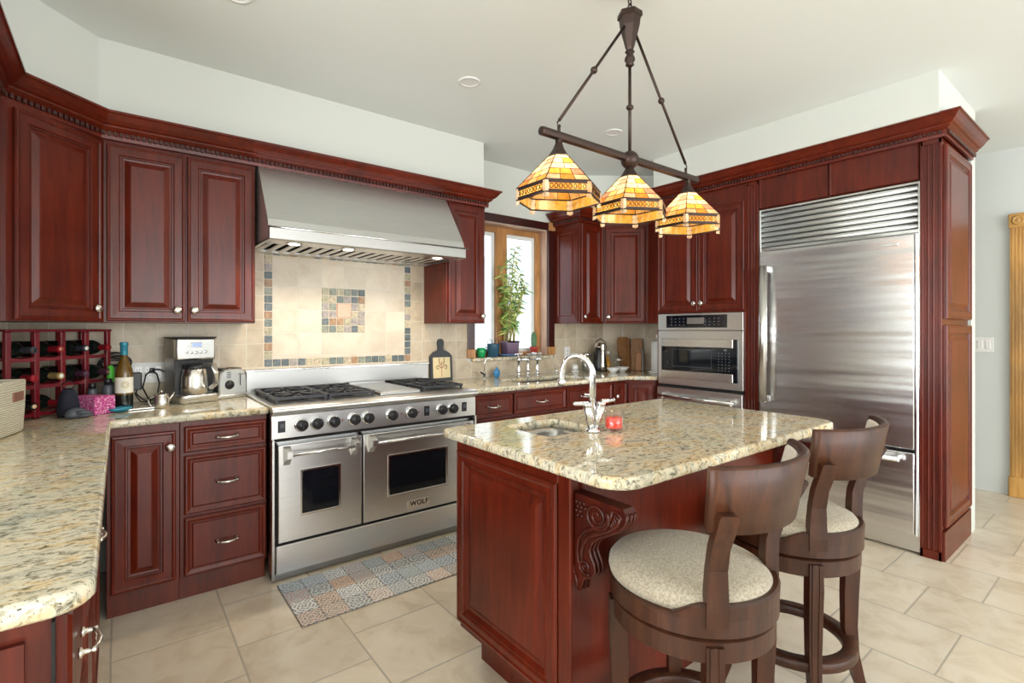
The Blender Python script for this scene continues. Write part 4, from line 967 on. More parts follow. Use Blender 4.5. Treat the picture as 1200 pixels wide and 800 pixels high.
def shade(x):
    sh = bpy.data.objects.new('lamp_shade', None); COL.objects.link(sh); sh.parent = t; sh.location = (x, 0, 0); sh.rotation_euler = (0, 0, math.radians(210))
    b = B(); b.lathe([(.013, .0), (.0135, -.028), (.022, -.048), (.040, -.076), (.043, -.082)], 6, smooth=False, cap=False); b.build('shade_cap', 'bronze', sh)
    R0, Z0, R1, Z1 = .040, -.076, .155, -.196
    def pt(k, u, r): # point on hexagon side k at fraction u
        a0, a1 = k*PI/3, (k+1)*PI/3
        return Vector((r*(math.cos(a0)*(1-u)+math.cos(a1)*u), r*(math.sin(a0)*(1-u)+math.sin(a1)*u), 0))
    g = B(); lead = B(); rows = [0, .16, .36, .58, .80, 1.0]
    for k in range(6):
        for i, (r0, r1) in enumerate(zip(rows, rows[1:])):
            cols = [0, 1] if i == 0 else ([0, .5, 1] if i < 3 else [0, .33, .67, 1])
            for u0, u1 in zip(cols, cols[1:]):
                q = []
                for u, r in ((u0, r0), (u1, r0), (u1, r1), (u0, r1)):
                    p = pt(k, u, R0+(R1-R0)*r); p.z = Z0+(Z1-Z0)*r; q.append(p)
                c = sum(q, Vector())/4; g.face([g.v(c+(p-c)*.97) for p in q])
            for u in cols:
                a = pt(k, u, R0+(R1-R0)*r0); a.z = Z0+(Z1-Z0)*r0; c_ = pt(k, u, R0+(R1-R0)*r1); c_.z = Z0+(Z1-Z0)*r1
                lead.tube([a, c_], .0013 if 0 < u < 1 else .0018, 5)
            a = pt(k, 0, R0+(R1-R0)*r1); c_ = pt(k, 1, R0+(R1-R0)*r1); a.z = c_.z = Z0+(Z1-Z0)*r1; lead.tube([a, c_], .0013, 5)
    # band, lead rims, corner blocks, lower fretted band
    g2 = g; fr = lead; op = g
    for k in range(6):
        for i in range(8):
            u0, u1 = .08+i*.105, .08+(i+1)*.105
            q = []
            for u, z in ((u0, -.200), (u1, -.200), (u1, -.236), (u0, -.236)): p = pt(k, u, R1-.002); p.z = z; q.append(p)
            g2.face([g2.v(p) for p in q], 1)
            m = pt(k, (u0+u1)/2, R1+.001); m.z = -.218
            nrm = Vector((m.x, m.y, 0)).normalized(); tt = Vector((-nrm.y, nrm.x, 0))
            fr.tube([m+tt*.0062*math.cos(a)+Vector((0, 0, .008*math.sin(a))) for a in [j*2*PI/8 for j in range(9)]], .0016, 4)
        for z, rr in ((-.197, .0030), (-.239, .0032)):
            a = pt(k, 0, R1); c_ = pt(k, 1, R1); a.z = c_.z = z; lead.tube([a, c_], rr, 6)
        for z in (-.2035, -.2335):
            a = pt(k, .07, R1+.0008); c_ = pt(k, .93, R1+.0008); a.z = c_.z = z; lead.tube([a, c_], .0042, 6, flat=(.25, 1))
        v = pt(k, 0, R1); a = k*PI/3
        for da in (-1, 1):
            e = pt(k if da > 0 else (k-1) % 6, .085 if da > 0 else .915, R1+.002); z0, z1 = -.199, -.252
            vv = v*(1+.002/R1); nn = Vector((e.x+vv.x, e.y+vv.y, 0)).normalized()*.004
            op.loft([[Vector((vv.x, vv.y, z0)), Vector((e.x, e.y, z0)), Vector((e.x, e.y, z1)), Vector((vv.x, vv.y, z1-.004))], [Vector((vv.x, vv.y, z0))-nn, Vector((e.x, e.y, z0))-nn, Vector((e.x, e.y, z1))-nn, Vector((vv.x, vv.y, z1-.004))-nn]], smooth=False, mi=2)
    g.build('glass_panel', ['stained', 'stainedband', 'opal'], sh)
    lead.build('lead_came', 'bronze', sh)
    b = B(); b.sphere((0, 0, -.135), .026, 14, 10, 1.2); b.lathe([(.013, -.075), (.013, -.110)], 12); b.build('bulb', 'lampglow', sh)
    l = bpy.data.lights.new('shade_lamp', 'POINT'); l.energy = 1.3; l.color = (1, .78, .50); l.shadow_soft_size = .03
    lo = bpy.data.objects.new('shade_lamp', l); COL.objects.link(lo); lo.location = (CX+x, CY, BZ-.185)
for x in (-.397, 0, .413): shade(x)

# recessed ceiling lights
for i, (x, y, lb) in enumerate(((1.585, 2.439, 'round recessed ceiling light between the hood and the chandelier'), (2.81, 2.425, 'round recessed ceiling light seen behind the chandelier rods'), (.392, 2.405, 'round recessed ceiling light cut by the top edge, above the left cabinets'))):
    t = thing('recessed_light', lb, 'ceiling light', (x, y, CZ), 0, 'recessed ceiling lights')
    b = B(); b.lathe([(.064, 0), (.064, -.003), (.054, -.006), (.046, -.003), (.044, .0)], 28, cap=False); b.build('trim_ring', 'whitepaint', t)
    b = B(); b.lathe([(.046, -.002), (.03, -.0015), (.001, -.001)], 28, cap=False); b.build('lens', 'lightlens', t)

# ------------------------------------------------------------------ rug
b = B(); b.box(0, 1.205, 0, .450, .001, .008, .003); tag(b.build('kitchen_mat', 'rug', loc=(.628, 2.295, 0)), 'patchwork tile print kitchen mat on the floor before the range', 'mat')

# ------------------------------------------------------------------ things on the counters
CZT = .9012
# wine rack with bottles, set diagonally in the left corner
WR = Vector((-.215, 3.185, CZT)); t = thing('wine_rack', 'dark red wooden wine rack full of bottles in the left counter corner', 'wine rack', WR, PI/4)
xs_ = [-.233, -.1165, 0, .1165, .233]
for i, x in enumerate(xs_):
    for y in (0, .15):
        b = B(); b.box(x-.011, x+.011, y-.010, y+.010, 0, .388, .002); b.build('post', 'rackred', t)
b = B(); b.box(-.247, .247, -.016, .166, .388, .400, .004); b.build('top_board', 'rackred', t)
for z in (.022, .145, .268):
    for y in (-.001, .151):
        b = B(); n = 48; R = []
        for k in range(n+1):
            x = -.233+.466*k/n; u = ((x+.233) % .1165)/.1165; dip = .010*(1-(2*u-1)**2)
            R.append([(x, y-.007, z-.012), (x, y+.007, z-.012), (x, y+.007, z+.012-dip), (x, y-.007, z+.012-dip)])
        b.loft(R, smooth=False); b.build('rail', 'rackred', t)
def bottle(label, loc, rot, foil, glassm='wine', H=.29, lab=True, cork=True, group='wine bottles in the rack'):
    o = thing('wine_bottle', label, 'bottle', loc, rot if not isinstance(rot, tuple) else 0, group)
    if isinstance(rot, tuple): o.rotation_euler = rot
    k = H/.30
    b = B(); b.lathe([(.030, .0), (.0365, .004), (.037, .02), (.037, .175*k), (.034, .195*k), (.022, .222*k), (.0145, .240*k), (.0138, .262*k)], 28); b.build('glass_body', glassm, o)
    b = B(); b.lathe([(.0146, .222*k+.012), (.0150, .245*k), (.0150, .284*k), (.0160, .286*k), (.0160, .297*k), (.0145, .300*k)], 20, cap=False); b.lathe([(.0145, .2995*k), (.001, .300*k)], 20, cap=False); f = b.build('foil_capsule', foil, o)
    if cork: b = B(); b.lathe([(.0095, .300*k), (.009, .3012*k), (.001, .3012*k)], 16); b.build('cap_seal', cork, f)
    if lab: b = B(); b.lathe([(.0374, .055*k), (.0374, .150*k)], 28, cap=False); b.build('label', 'label', o)
    return o
D = [  # column, row, foil, seal, label text
    (0, 2, 'foilgrey', 'black', 'dark wine bottle with grey capsule, top row first column of the red rack'),
    (1, 2, 'foilred', 'copper', 'wine bottle with red capsule, top row second column of the red rack'),
    (2, 2, 'foilgrey', 'label', 'dark wine bottle with pale capped neck, top row third column of the red rack'),
    (3, 2, 'foilred', 'foilred', 'wine bottle with red capsule, top row at the right end of the red rack'),
    (0, 1, 'foilred', 'foilred', 'wine bottle with dark red capsule just above the basket, middle row first column'),
    (1, 1, 'foilgold', 'ceramic', 'wine bottle with gold capsule and white seal, middle row of the red rack'),
    (2, 1, 'foilplum', 'foilplum', 'wine bottle with plum capsule, middle row third column of the red rack'),
    (3, 1, 'foilplum', 'copper', 'wine bottle with pink sealed end, middle row at the right end of the red rack'),
    (0, 0, 'wine', 'cork', 'wine bottle with bare tan cork, bottom row beside the basket'),
    (1, 0, 'foilred', 'copper', 'wine bottle with red capsule, bottom row second column of the red rack')]
for c, rr, foil, seal, lb in D:
    lx = (xs_[c]+xs_[c+1])/2; z = (.022, .145, .268)[rr]+.002+.037; ly0 = .215 if c < 2 else .165
    # the bottle lies with its neck to the front of the rack
    p = WR + Vector(((lx-ly0)*math.cos(PI/4), (lx+ly0)*math.sin(PI/4), z+.002))
    bottle(lb, p, (PI/2, 0, PI/4), foil, cork=seal, lab=False, H=.28 if c < 2 else .235)
# woven basket at the left edge
t = thing('woven_basket', 'cream woven basket with brown leather tab at the left edge of the counter', 'basket', (-.458, 2.635, CZT), math.radians(-14))
b = B(); b.loft([[(x, y, z) for x, y in rrect(-.125-d, .125+d, -.17-d, .17+d, .02)] for d, z in ((-.004, 0), (.0, .01), (.004, .10), (.006, .195), (.004, .203), (-.006, .203), (-.010, .195), (-.012, .02))], cap0=True, cap1=True); b.build('body', 'basket', t)
b = B(); b.box(.130, .134, .055, .135, .125, .160, .001); b.build('leather_tab', 'copper', t)
# pink printed box with clutter
t = thing('pink_box', 'small pink printed box in front of the wine rack', 'box', (-.091, 3.04, CZT), math.radians(40))
b = B(); b.box(0, .099, 0, .15, 0, .080, .002); b.build('body', 'pink', t)
b = B(); b.box(.004, .095, .004, .146, .0801, .084, .001); b.build('lid', 'pink', t)
t = thing('cloth_pouch', 'dark navy cloth pouch at the foot of the wine rack', 'pouch', (-.185, 3.070, CZT), math.radians(40))
b = B(); b.loft([[(x, y, z) for x, y in rrect(-w/2, w/2, -.045*k, .045*k, .02)] for w, k, z in ((.070, .55, 0), (.082, .62, .02), (.078, .6, .06), (.066, .5, .10), (.050, .35, .122), (.02, .2, .130))]); b.build('bag', 'navy', t)
b = B(); b.tube([(-.02, 0, .13), (-.03, .0, .15), (0, .0, .165), (.03, 0, .15), (.02, 0, .13)], .003, 6); b.build('cord', 'black', t)
t = thing('folded_glove', 'crumpled dark grey glove lying before the pink box', 'glove', (-.155, 3.005, CZT), math.radians(30))
b = B(); b.lathe([(.02, .0), (.036, .006), (.040, .02), (.032, .036), (.016, .046), (.001, .048)], 16, sx=1.1, sy=.8); b.tube([(.0, -.02, .012), (.03, -.034, .012), (.05, -.030, .010)], [.012, .010, .006], 10); b.tube([(-.01, -.022, .025), (.02, -.038, .026), (.04, -.036, .02)], [.011, .009, .006], 10); b.build('body', 'grey', t)
for lb, x, y, h, r in (('slim dark grey bottle between the pink box and the white wine bottle', -.045, 3.215, .155, .024), ('short grey flask behind the pink box by the rack', -.105, 3.215, .135, .020)):
    t = thing('grey_bottle', lb, 'bottle', (x, y, CZT)); b = B(); b.lathe([(r*.9, 0), (r, .004), (r, h*.72), (r*.75, h*.80), (r*.6, h*.82)], 20); b.build('body', 'grey', t)
    b = B(); b.lathe([(r*.7, h*.80), (r*.7, h*.98), (r*.6, h)], 20); b.build('cap', 'black', t)
t = thing('green_bottle', 'bright green capped squeeze bottle behind the pink box', 'bottle', (-.035, 3.275, CZT)); b = B(); b.lathe([(.020, 0), (.022, .005), (.022, .12), (.014, .135)], 18); b.build('body', 'black', t)
b = B(); b.lathe([(.016, .134), (.017, .15), (.016, .19), (.010, .215), (.001, .218)], 18); b.build('cap', 'green', t)
# tangled black cable basket behind
t = thing('wire_bundle', 'tangled bundle of black cable against the tiles behind the wine bottle', 'cable', (-.02, 3.40, CZT))
b = B(); random.seed(3)
b.lathe([(.030, 0), (.034, .01), (.034, .20), (.028, .215)], 16)
for k in range(7):
    a0 = random.random()*6; cz = .20+.03*random.random(); rx, rz = .045+.03*random.random(), .03+.025*random.random(); tl = random.uniform(-.6, .6)
    b.tube([(rx*math.cos(q_), .02*math.sin(q_*2+a0), cz+rz*math.sin(q_)+tl*.02*math.cos(q_)) for q_ in [i*2*PI/20 for i in range(21)]], .004, 6)
b.build('bundle', 'black', t)
# white wine bottle
t = thing('wine_bottle', 'upright amber wine bottle with teal capsule and white label, left of the outlet', 'bottle', (.018, 3.178, CZT))
b = B(); b.lathe([(.031, .0), (.036, .004), (.037, .02), (.037, .175), (.033, .205), (.024, .232), (.0145, .256), (.0135, .30)], 32); b.build('glass_body', 'amber', t)
b = B(); b.lathe([(.0158, .272), (.0160, .318), (.0175, .320), (.0175, .332), (.016, .336), (.001, .336)], 20, cap=False); b.build('foil_capsule', 'foilteal', t)
b = B(); b.lathe([(.0374, .085), (.0374, .162)], 32, cap=False); l = b.build('label', 'label', t)
b = B(); b.T = Matrix.Translation((.0, 0, .126)) @ Matrix.Rotation(math.radians(-90), 4, 'Z'); b.T = Matrix.Rotation(math.radians(0), 4, 'Z')
for rr in (.016, .009): b.tube([(.0380*math.sin(q_), -.0380*math.cos(q_), .126+rr*math.sin(w_)) for w_ in [i*2*PI/18 for i in range(19)] for q_ in [rr/.038*math.cos(w_)+.12]], .0012, 5)
b.build('crest', 'gold', l)
b = B(); b.lathe([(.0373, .010), (.0373, .075)], 32, cap=False); b.build('lower_sleeve', 'wine', t)
t = thing('glass_dish', 'small dark glass dish lying before the white wine bottle', 'dish', (.005, 3.10, CZT), .6)
b = B(); b.lathe([(.02, 0), (.040, .010), (.044, .022), (.041, .022), (.036, .012), (.001, .006)], 24, sx=1.2, sy=.7); b.build('dish', 'foilteal', t)
# outlets
def outlet(label, x, z, n, blank=0, y=3.478, group=None):
    o = thing('wall_outlet', label, 'outlet', (x, y, z))
    w = .046*n+.024; b = B(); b.box(-w/2, w/2, -.006, 0, -.058, .058, .002); pl = b.build('plate', 'white', o)
    for k in range(n):
        xx = (k-(n-1)/2)*.046
        if k < blank: 
            b = B(); b.box(xx-.016, xx+.016, -.009, -.005, -.033, .033, .002); b.build('rocker', 'ceramic', o); continue
        b = B(); b.box(xx-.016, xx+.016, -.008, -.005, -.033, .033, .001); r_ = b.build('receptacle', 'ceramic', o)
        b = B()
        for zz in (-.018, .016):
            b.box(xx-.007, xx-.0045, -.0086, -.0078, zz-.005, zz+.005); b.box(xx+.0045, xx+.007, -.0086, -.0078, zz-.005, zz+.005); b.box(xx-.002, xx+.002, -.0086, -.0078, zz-.011, zz-.008)
        b.build('slots', 'black', r_)
    return o
outlet('white triple outlet plate behind the cables left of the coffee maker', .127, 1.060, 3)
outlet('white outlet plate on the tiles right of the window', 3.364, 1.08, 1)
t = thing('power_adapter', 'black power adapter plugged into the left of the triple outlet', 'adapter', (.075, 3.478, 1.02))
b = B(); b.box(-.022, .022, -.050, -.009, -.050, .045, .005); b.build('body', 'black', t)
b = B(); b.tube([(0, -.03, -.05), (-.005, -.04, -.08), (.015, -.07, -.110), (.05, -.09, -.116)], .003, 6); b.build('lead', 'black', t)
t = thing('looped_cables', 'looping black power cords between the outlet and the coffee maker', 'cable', (.145, 3.46, CZT))
b = B()
b.box(-.012, .012, -.012, .008, .155, .185, .003)
b.tube([(0, -.01, .17), (-.03, -.03, .15), (-.045, -.04, .08), (-.02, -.07, .02), (.03, -.10, .004), (.06, -.12, .004)], .004, 7)
b.tube([(.0, -.01, .17), (.02, -.03, .15), (.03, -.04, .10), (.02, -.06, .04), (-.02, -.09, .004)], .004, 7)
b.tube([(.0, -.012, .175), (.03, -.02, .175), (.06, -.02, .16), (.10, -.02, .155)], .004, 7)
b.tube([(-.08, -.10, .06), (-.05, -.12, .03), (-.01, -.14, .004), (.03, -.17, .004)], .0035, 7)
b.build('cord', 'black', t)
t = thing('spoon', 'long steel spoon lying on the counter before the cords', 'spoon', (.09, 3.125, CZT), math.radians(12))
b = B(); b.tube([(-.10, 0, .004), (-.02, 0, .005), (.05, .0, .004)], [.0035, .003, .004], 8, flat=(1.2, .5)); b.lathe([(.001, .002), (.015, .004), (.018, .008), (.016, .008), (.001, .004)], 16, (.072, 0, 0), sx=1.3, sy=.8); b.build('spoon', 'nickel', t)
# creamer
t = thing('milk_jug', 'small lidded stainless jug between the cords and the coffee maker', 'jug', (.170, 3.150, CZT))
b = B(); b.lathe([(.034, 0), (.036, .003), (.034, .03), (.031, .062), (.032, .066), (.028, .070), (.012, .076), (.001, .077)], 28); b.build('body', 'nickel', t)
b = B(); b.sphere((0, 0, .083), .0065, 12, 8); b.build('lid_knob', 'nickel', t)
b = B(); b.tube([(-.032, 0, .055), (-.050, .002, .058), (-.055, .003, .035), (-.046, .002, .012), (-.036, 0, .010)], .0035, 8); b.build('handle', 'nickel', t)
b = B(); b.tube([(.030, 0, .030), (.045, 0, .055), (.056, 0, .075)], [.007, .005, .004], 10); b.build('spout', 'nickel', t)
# coffee maker
t = thing('coffee_maker', 'stainless and black drip coffee maker with thermal carafe', 'coffee maker', (.328, 3.297, CZT), math.radians(18))
b = B(); b.box(-.100, .100, .0, .125, 0, .350, .006, seg=2); b.build('housing', 'steeldark', t)
b = B(); b.box(-.100, .100, -.030, .118, .232, .352, .010, seg=2); hd = b.build('brew_head', 'steel', t)
b = B(); b.box(-.106, .104, -.034, .124, .350, .358, .003); b.build('lid', 'black', t)
b = B(); b.box(-.030, .028, -.033, -.029, .300, .328, .002); f = b.build('display_bezel', 'nickel', hd)
b = B(); b.box(-.024, .022, -.0345, -.032, .304, .324); b.build('display', 'screen', f)
for k in range(5):
    b = B(); b.T = Matrix.Translation((-.052+k*.024, -.030, .276-.003*math.sin(k*PI/4))) @ Matrix.Rotation(PI/2, 4, 'X'); b.lathe([(.0085, 0), (.0085, .003), (.006, .004), (.001, .004)], 14); b.build('button', 'chrome', hd)
b = B(); b.box(-.098, .098, -.002, .02, .045, .235); b.build('recess', 'black', t)
b = B(); b.loft([[(x, y, z) for x, y in rrect(-.102, .102, -.088, .06, .035)] for z in (0, .038, .044)]); b.build('base', 'steel', t)
b = B(); b.lathe([(.056, .046), (.064, .050), (.0645, .09), (.061, .14), (.055, .178), (.048, .186)], 32, (-.012, -.028, 0)); cf = b.build('carafe', 'nickel', t)
b = B(); b.lathe([(.048, .184), (.050, .190), (.046, .208), (.02, .214), (.001, .215)], 28, (-.012, -.028, 0)); b.build('carafe_lid', 'black', cf)
b = B(); b.tube([(.028, -.060, .205), (.050, -.110, .205), (.060, -.120, .16), (.058, -.115, .10), (.045, -.088, .075)], [.011, .012, .012, .011, .010], 10, flat=(1.0, .8)); b.build('carafe_handle', 'steel', cf)
# toaster
t = thing('toaster', 'brushed stainless toaster between the coffee maker and the range', 'toaster', (.522, 3.345, CZT), math.radians(20))
b = B(); pr = [(-.080, .010), (-.080, .09), (-.076, .13), (-.066, .155), (-.048, .168), (.048, .168), (.066, .155), (.076, .13), (.080, .09), (.080, .010)]
b.loft([[(x*k, y, z if z < .02 else .010+(z-.010)*(k*.5+.5)) for x, z in pr] for k, y in ((.93, -.012), (1, -.004), (1, .10), (.96, .108))], smooth=False); bd = b.build('body', 'steelhood', t)
b = B(); b.box(-.086, .086, -.014, .108, .0, .022, .006, seg=2); b.build('base', 'steel', t)
b = B(); b.box(-.060, -.016, .01, .095, .1675, .172); b.box(.016, .060, .01, .095, .1675, .172); b.build('slot', 'black', bd)
b = B(); b.T = Matrix.Translation((-.022, -.012, .078)) @ Matrix.Rotation(PI/2, 4, 'X'); b.lathe([(.027, 0), (.026, .004), (.022, .012), (.001, .013)], 24); b.box(-.019, .019, -.003, .003, .012, .017, .001); b.build('dial', 'black', bd)
b = B(); b.box(.038, .043, -.0135, -.0115, .07, .145); b.build('lever_slot', 'black', bd)
b = B(); b.box(.022, .060, -.026, -.0115, .134, .142, .003); b.build('lever', 'nickel', bd)
b = B()
for k in range(4): b.box(-.038, -.014, -.0135, -.0118, .118+k*.010, .122+k*.010)
b.build('button_marks', 'black', bd)

# paddle shaped decorative board leaning on the tiles right of the range
t = thing('paddle_board', 'black paddle shaped board with cream painted panel leaning on the tiles right of the range', 'board', (1.985, 3.445, .9015), 0)
t.rotation_euler = (math.radians(-3.5), 0, 0)
hw = .098; prf = [(-hw, 0), (hw, 0), (hw, .190)] + [(hw*math.cos(a)*1.0 if False else .098-.070*(i/6)**1.1, .190+.045*math.sin(i/6*PI/2)) for i, a in enumerate([0]*7)][1:] + [(.022, .250), (.028, .290)] + [(.028*math.cos(a), .300+.028*math.sin(a)) for a in (.0, .5, 1.0, PI/2)]
prf = prf + [(-x, z) for x, z in prf[::-1] if x > 1e-6 and z > .0]
b = B(); b.loft([[(x, y, z) for x, z in prf] for y in (0, .016)], smooth=False); bd = b.build('board', 'blackmat', t)
b = B(); b.box(-.075, .077, -.0015, .0, .022, .182); pn = b.build('painted_panel', 'panelcream', bd)
b = B(); b.box(-.004, .004, -.0025, -.001, .03, .15)
for s_ in (-1, 1):
    b.tube([(s_*.004, -.002, .100), (s_*.030, -.002, .122), (s_*.048, -.002, .110), (s_*.040, -.002, .092), (s_*.026, -.002, .098)], .0035, 5); b.tube([(s_*.022, -.002, .175), (s_*.022, -.002, .145), (s_*.008, -.002, .125)], .0035, 5)
b.build('motif', 'copper', pn)

# things round the main sink
t = thing('filter_faucet', 'slim chrome filter tap with black lever left of the main sink', 'faucet', (2.35, 3.395, CZT))
b = B(); b.lathe([(.022, 0), (.022, .005), (.012, .010), (.010, .05), (.006, .055)], 18); b.build('base', 'chrome', t)
b = B(); b.tube([(0, 0, .05), (.004, 0, .13), (.016, -.005, .160), (.040, -.015, .168), (.062, -.025, .152), (.066, -.028, .138)], .0045, 10); b.build('spout', 'chrome', t)
b = B(); b.tube([(0, -.01, .03), (-.03, -.02, .045), (-.05, -.022, .055)], [.007, .008, .006], 10); b.build('lever', 'black', t)
t = thing('blue_ornament', 'blue glass ornament standing at the back of the counter under the window', 'ornament', (2.488, 3.41, CZT))
b = B(); b.lathe([(.018, 0), (.030, .012), (.034, .035), (.028, .058), (.014, .070), (.012, .084), (.001, .086)], 12, smooth=False, sy=.5); b.build('body', 'bluetape', t)
t = thing('bridge_faucet', 'chrome bridge faucet with two posts below the window', 'faucet', (2.763, 3.335, CZT))
for x in (-.100, .106):
    b = B(); b.lathe([(.024, 0), (.024, .006), (.013, .014), (.012, .03), (.016, .05), (.012, .07), (.012, .125), (.018, .135), (.018, .150), (.008, .165), (.006, .185)], 20, (x, 0, 0)); p = b.build('post', 'chrome', t)
    b = B(); b.tube([(x-.035, 0, .190), (x+.035, 0, .196)], [.006, .006], 8); b.sphere((x-.037, 0, .190), .009, 10, 6); b.sphere((x+.037, 0, .196), .009, 10, 6); b.tube([(x, -.035, .193), (x, .035, .193)], .006, 8); b.build('cross_handle', 'chrome', p)
b = B(); b.tube([(-.10, 0, .142), (.106, 0, .142)], .009, 12); b.build('bridge', 'chrome', t)
b = B(); b.lathe([(.022, 0), (.022, .006), (.010, .012), (.010, .04), (.016, .055), (.010, .07), (.010, .13), (.015, .142), (.010, .155)], 18); b.build('centre_post', 'chrome', t)
b = B(); b.tube([(0, 0, .142), (-.005, -.03, .180), (-.01, -.08, .200), (-.012, -.14, .190), (-.012, -.17, .160), (-.012, -.172, .140)], .009, 12); b.build('spout', 'chrome', t)
t = thing('soap_dispenser', 'small chrome soap pump right of the bridge faucet', 'soap dispenser', (3.12, 3.36, CZT))
b = B(); b.lathe([(.018, 0), (.018, .005), (.009, .010), (.009, .045), (.013, .050), (.013, .060), (.001, .062)], 16); b.build('body', 'chrome', t)
b = B(); b.tube([(0, 0, .056), (-.02, -.02, .062), (-.04, -.04, .056)], .004, 8); b.build('nozzle', 'chrome', t)
t = thing('sponge_holder', 'round white scrubber on a white dish left of the black carafe', 'scrubber', (3.375, 3.38, CZT))
b = B(); b.lathe([(.034, 0), (.040, .010), (.036, .014), (.001, .012)], 20); b.build('dish', 'ceramic', t)
b = B(); b.sphere((0, 0, .044), .032, 20, 12); b.build('scrubber', 'ceramic', t)
# coffee urn / press
t = thing('steel_carafe', 'tall black and steel carafe with arched handle in the right corner', 'carafe', (3.675, 3.345, CZT))
b = B(); b.lathe([(.066, 0), (.070, .005), (.066, .05), (.060, .14), (.050, .20), (.040, .225)], 28); b.build('body', 'black', t)
b = B(); b.T = Matrix.Translation((-.018, -.056, 0)); b.lathe([(.020, .004), (.026, .010), (.026, .06), (.019, .085), (.018, .20), (.022, .225), (.016, .24), (.022, .255), (.010, .27), (.001, .272)], 20); b.T = Matrix.Identity(4); b.build('plunger_column', 'nickel', t)
b = B(); b.lathe([(.041, .224), (.042, .232), (.025, .255), (.010, .268), (.001, .27)], 24); b.build('lid', 'nickel', t)
b = B(); b.tube([(-.062, -.01, .16), (-.085, -.01, .22), (-.06, -.01, .285), (0, -.01, .310), (.06, -.01, .285), (.085, -.01, .22), (.075, -.01, .19)], .0055, 10); b.build('handle', 'nickel', t)
t = thing('glass_jug', 'clear glass jug with metal rim left of the tall carafe', 'jug', (3.545, 3.395, CZT))
b = B(); b.lathe([(.040, 0), (.046, .004), (.048, .06), (.042, .12), (.044, .165), (.042, .165), (.040, .12), (.045, .06), (.040, .008), (.001, .006)], 24, cap=False); b.build('glass_body', 'jar', t)
b = B(); b.lathe([(.045, .158), (.046, .172), (.043, .172), (.043, .158)], 24, cap=False); b.build('rim', 'nickel', t)
b = B(); b.tube([(-.042, 0, .15), (-.078, 0, .155), (-.080, 0, .10), (-.046, 0, .05)], .005, 8); b.build('handle', 'nickel', t)
t = thing('oil_bottle', 'small amber oil bottle with round white stopper right of the tall carafe', 'bottle', (3.775, 3.33, CZT))
b = B(); b.lathe([(.024, 0), (.027, .004), (.027, .075), (.018, .10), (.009, .115), (.009, .155)], 20); b.build('body', 'oil', t)
b = B(); b.sphere((0, 0, .172), .019, 14, 10); b.build('stopper', 'ceramic', t)
t = thing('glass_globe', 'clear glass globe jar behind the white bowls', 'jar', (3.835, 3.245, CZT))
b = B(); b.lathe([(.03, 0), (.035, .003), (.026, .035), (.020, .05), (.042, .075), (.050, .105), (.042, .138), (.02, .152), (.001, .153)], 24); b.build('globe', 'jar', t)
for lb, x, y, r in (('left white bowl of the pair in front of the cutting boards', 3.62, 3.13, .062), ('right white bowl of the pair in front of the cutting boards', 3.765, 3.145, .070)):
    t = thing('white_bowl', lb, 'bowl', (x, y, CZT), 0, None); b = B(); b.lathe([(.026, 0), (.028, .004), (r*.7, .018), (r, .044), (r-.004, .044), (r*.66, .022), (.001, .010)], 28, cap=False); b.build('bowl', 'ceramic', t)
def leaning_board(label, x, y, w, h, th, rot, mat='board', name='cutting_board'):
    t = thing(name, label, 'board', (x, y, CZT), rot); b = B()
    R = [[(xx, yy+z_*.10, z_) for xx, z_ in [(-w/2, .0), (w/2, .0), (w/2, h-.03), (w/2-.012, h-.008), (w/2-.03, h), (-w/2+.03, h), (-w/2+.012, h-.008), (-w/2, h-.03)]] for yy in (0, th)]
    b.loft(R, smooth=False); b.build('board', mat, t)
leaning_board('tall brown cutting board leaning in the right corner, the left of two', 3.935, 3.245, .125, .325, .028, math.radians(-20))
leaning_board('tall brown cutting board leaning in the right corner, the right of two', 4.015, 3.17, .105, .315, .026, math.radians(-50))
t = thing('rolling_block', 'pale wooden block standing before the right cutting board', 'wood block', (3.965, 3.11, CZT), math.radians(-45)); b = B(); b.box(-.028, .028, -.02, .02, 0, .175, .008, seg=2); b.build('block', 'knifewood', t)
b = B(); b.box(.030, .044, -.018, .022, 0, .20, .003); b.build('blade_sleeve', 'steeldark', t)
t = thing('utensil_jar', 'dark jar of black cooking utensils beside the paper towels', 'utensil holder', (4.125, 2.965, CZT))
b = B(); b.lathe([(.040, 0), (.045, .004), (.048, .12), (.045, .12), (.041, .01), (.001, .008)], 24, cap=False); b.build('jar', 'jar', t)
for k, (dx, dy, L) in enumerate(((-.02, .0, .27), (.015, .02, .25), (.02, -.02, .235), (-.01, -.025, .22))):
    b = B(); b.tube([(dx*.3, dy*.3, .01), (dx, dy, L*.7)], .005, 8); b.lathe([(.004, L*.68), (.022, L*.76), (.026, L*.86), (.018, L*.96), (.001, L)], 12, (dx, dy, 0), sy=.35); b.build('utensil', 'black' if k != 3 else 'knifewood', t)
t = thing('paper_towel_holder', 'white paper towel roll on a stand beside the oven cabinet', 'paper towel holder', (3.96, 2.885, CZT))
b = B(); b.lathe([(.082, 0), (.084, .006), (.078, .012), (.001, .013)], 32); b.build('base', 'ceramic', t)
b = B(); b.lathe([(.020, .015), (.058, .015), (.058, .285), (.020, .285)], 32); b.build('roll', 'paper', t)
b = B(); b.tube([(0, 0, .01), (0, 0, .32)], .006, 8); b.sphere((0, 0, .335), .017, 14, 10, 1.3); b.build('rod', 'ceramic', t)

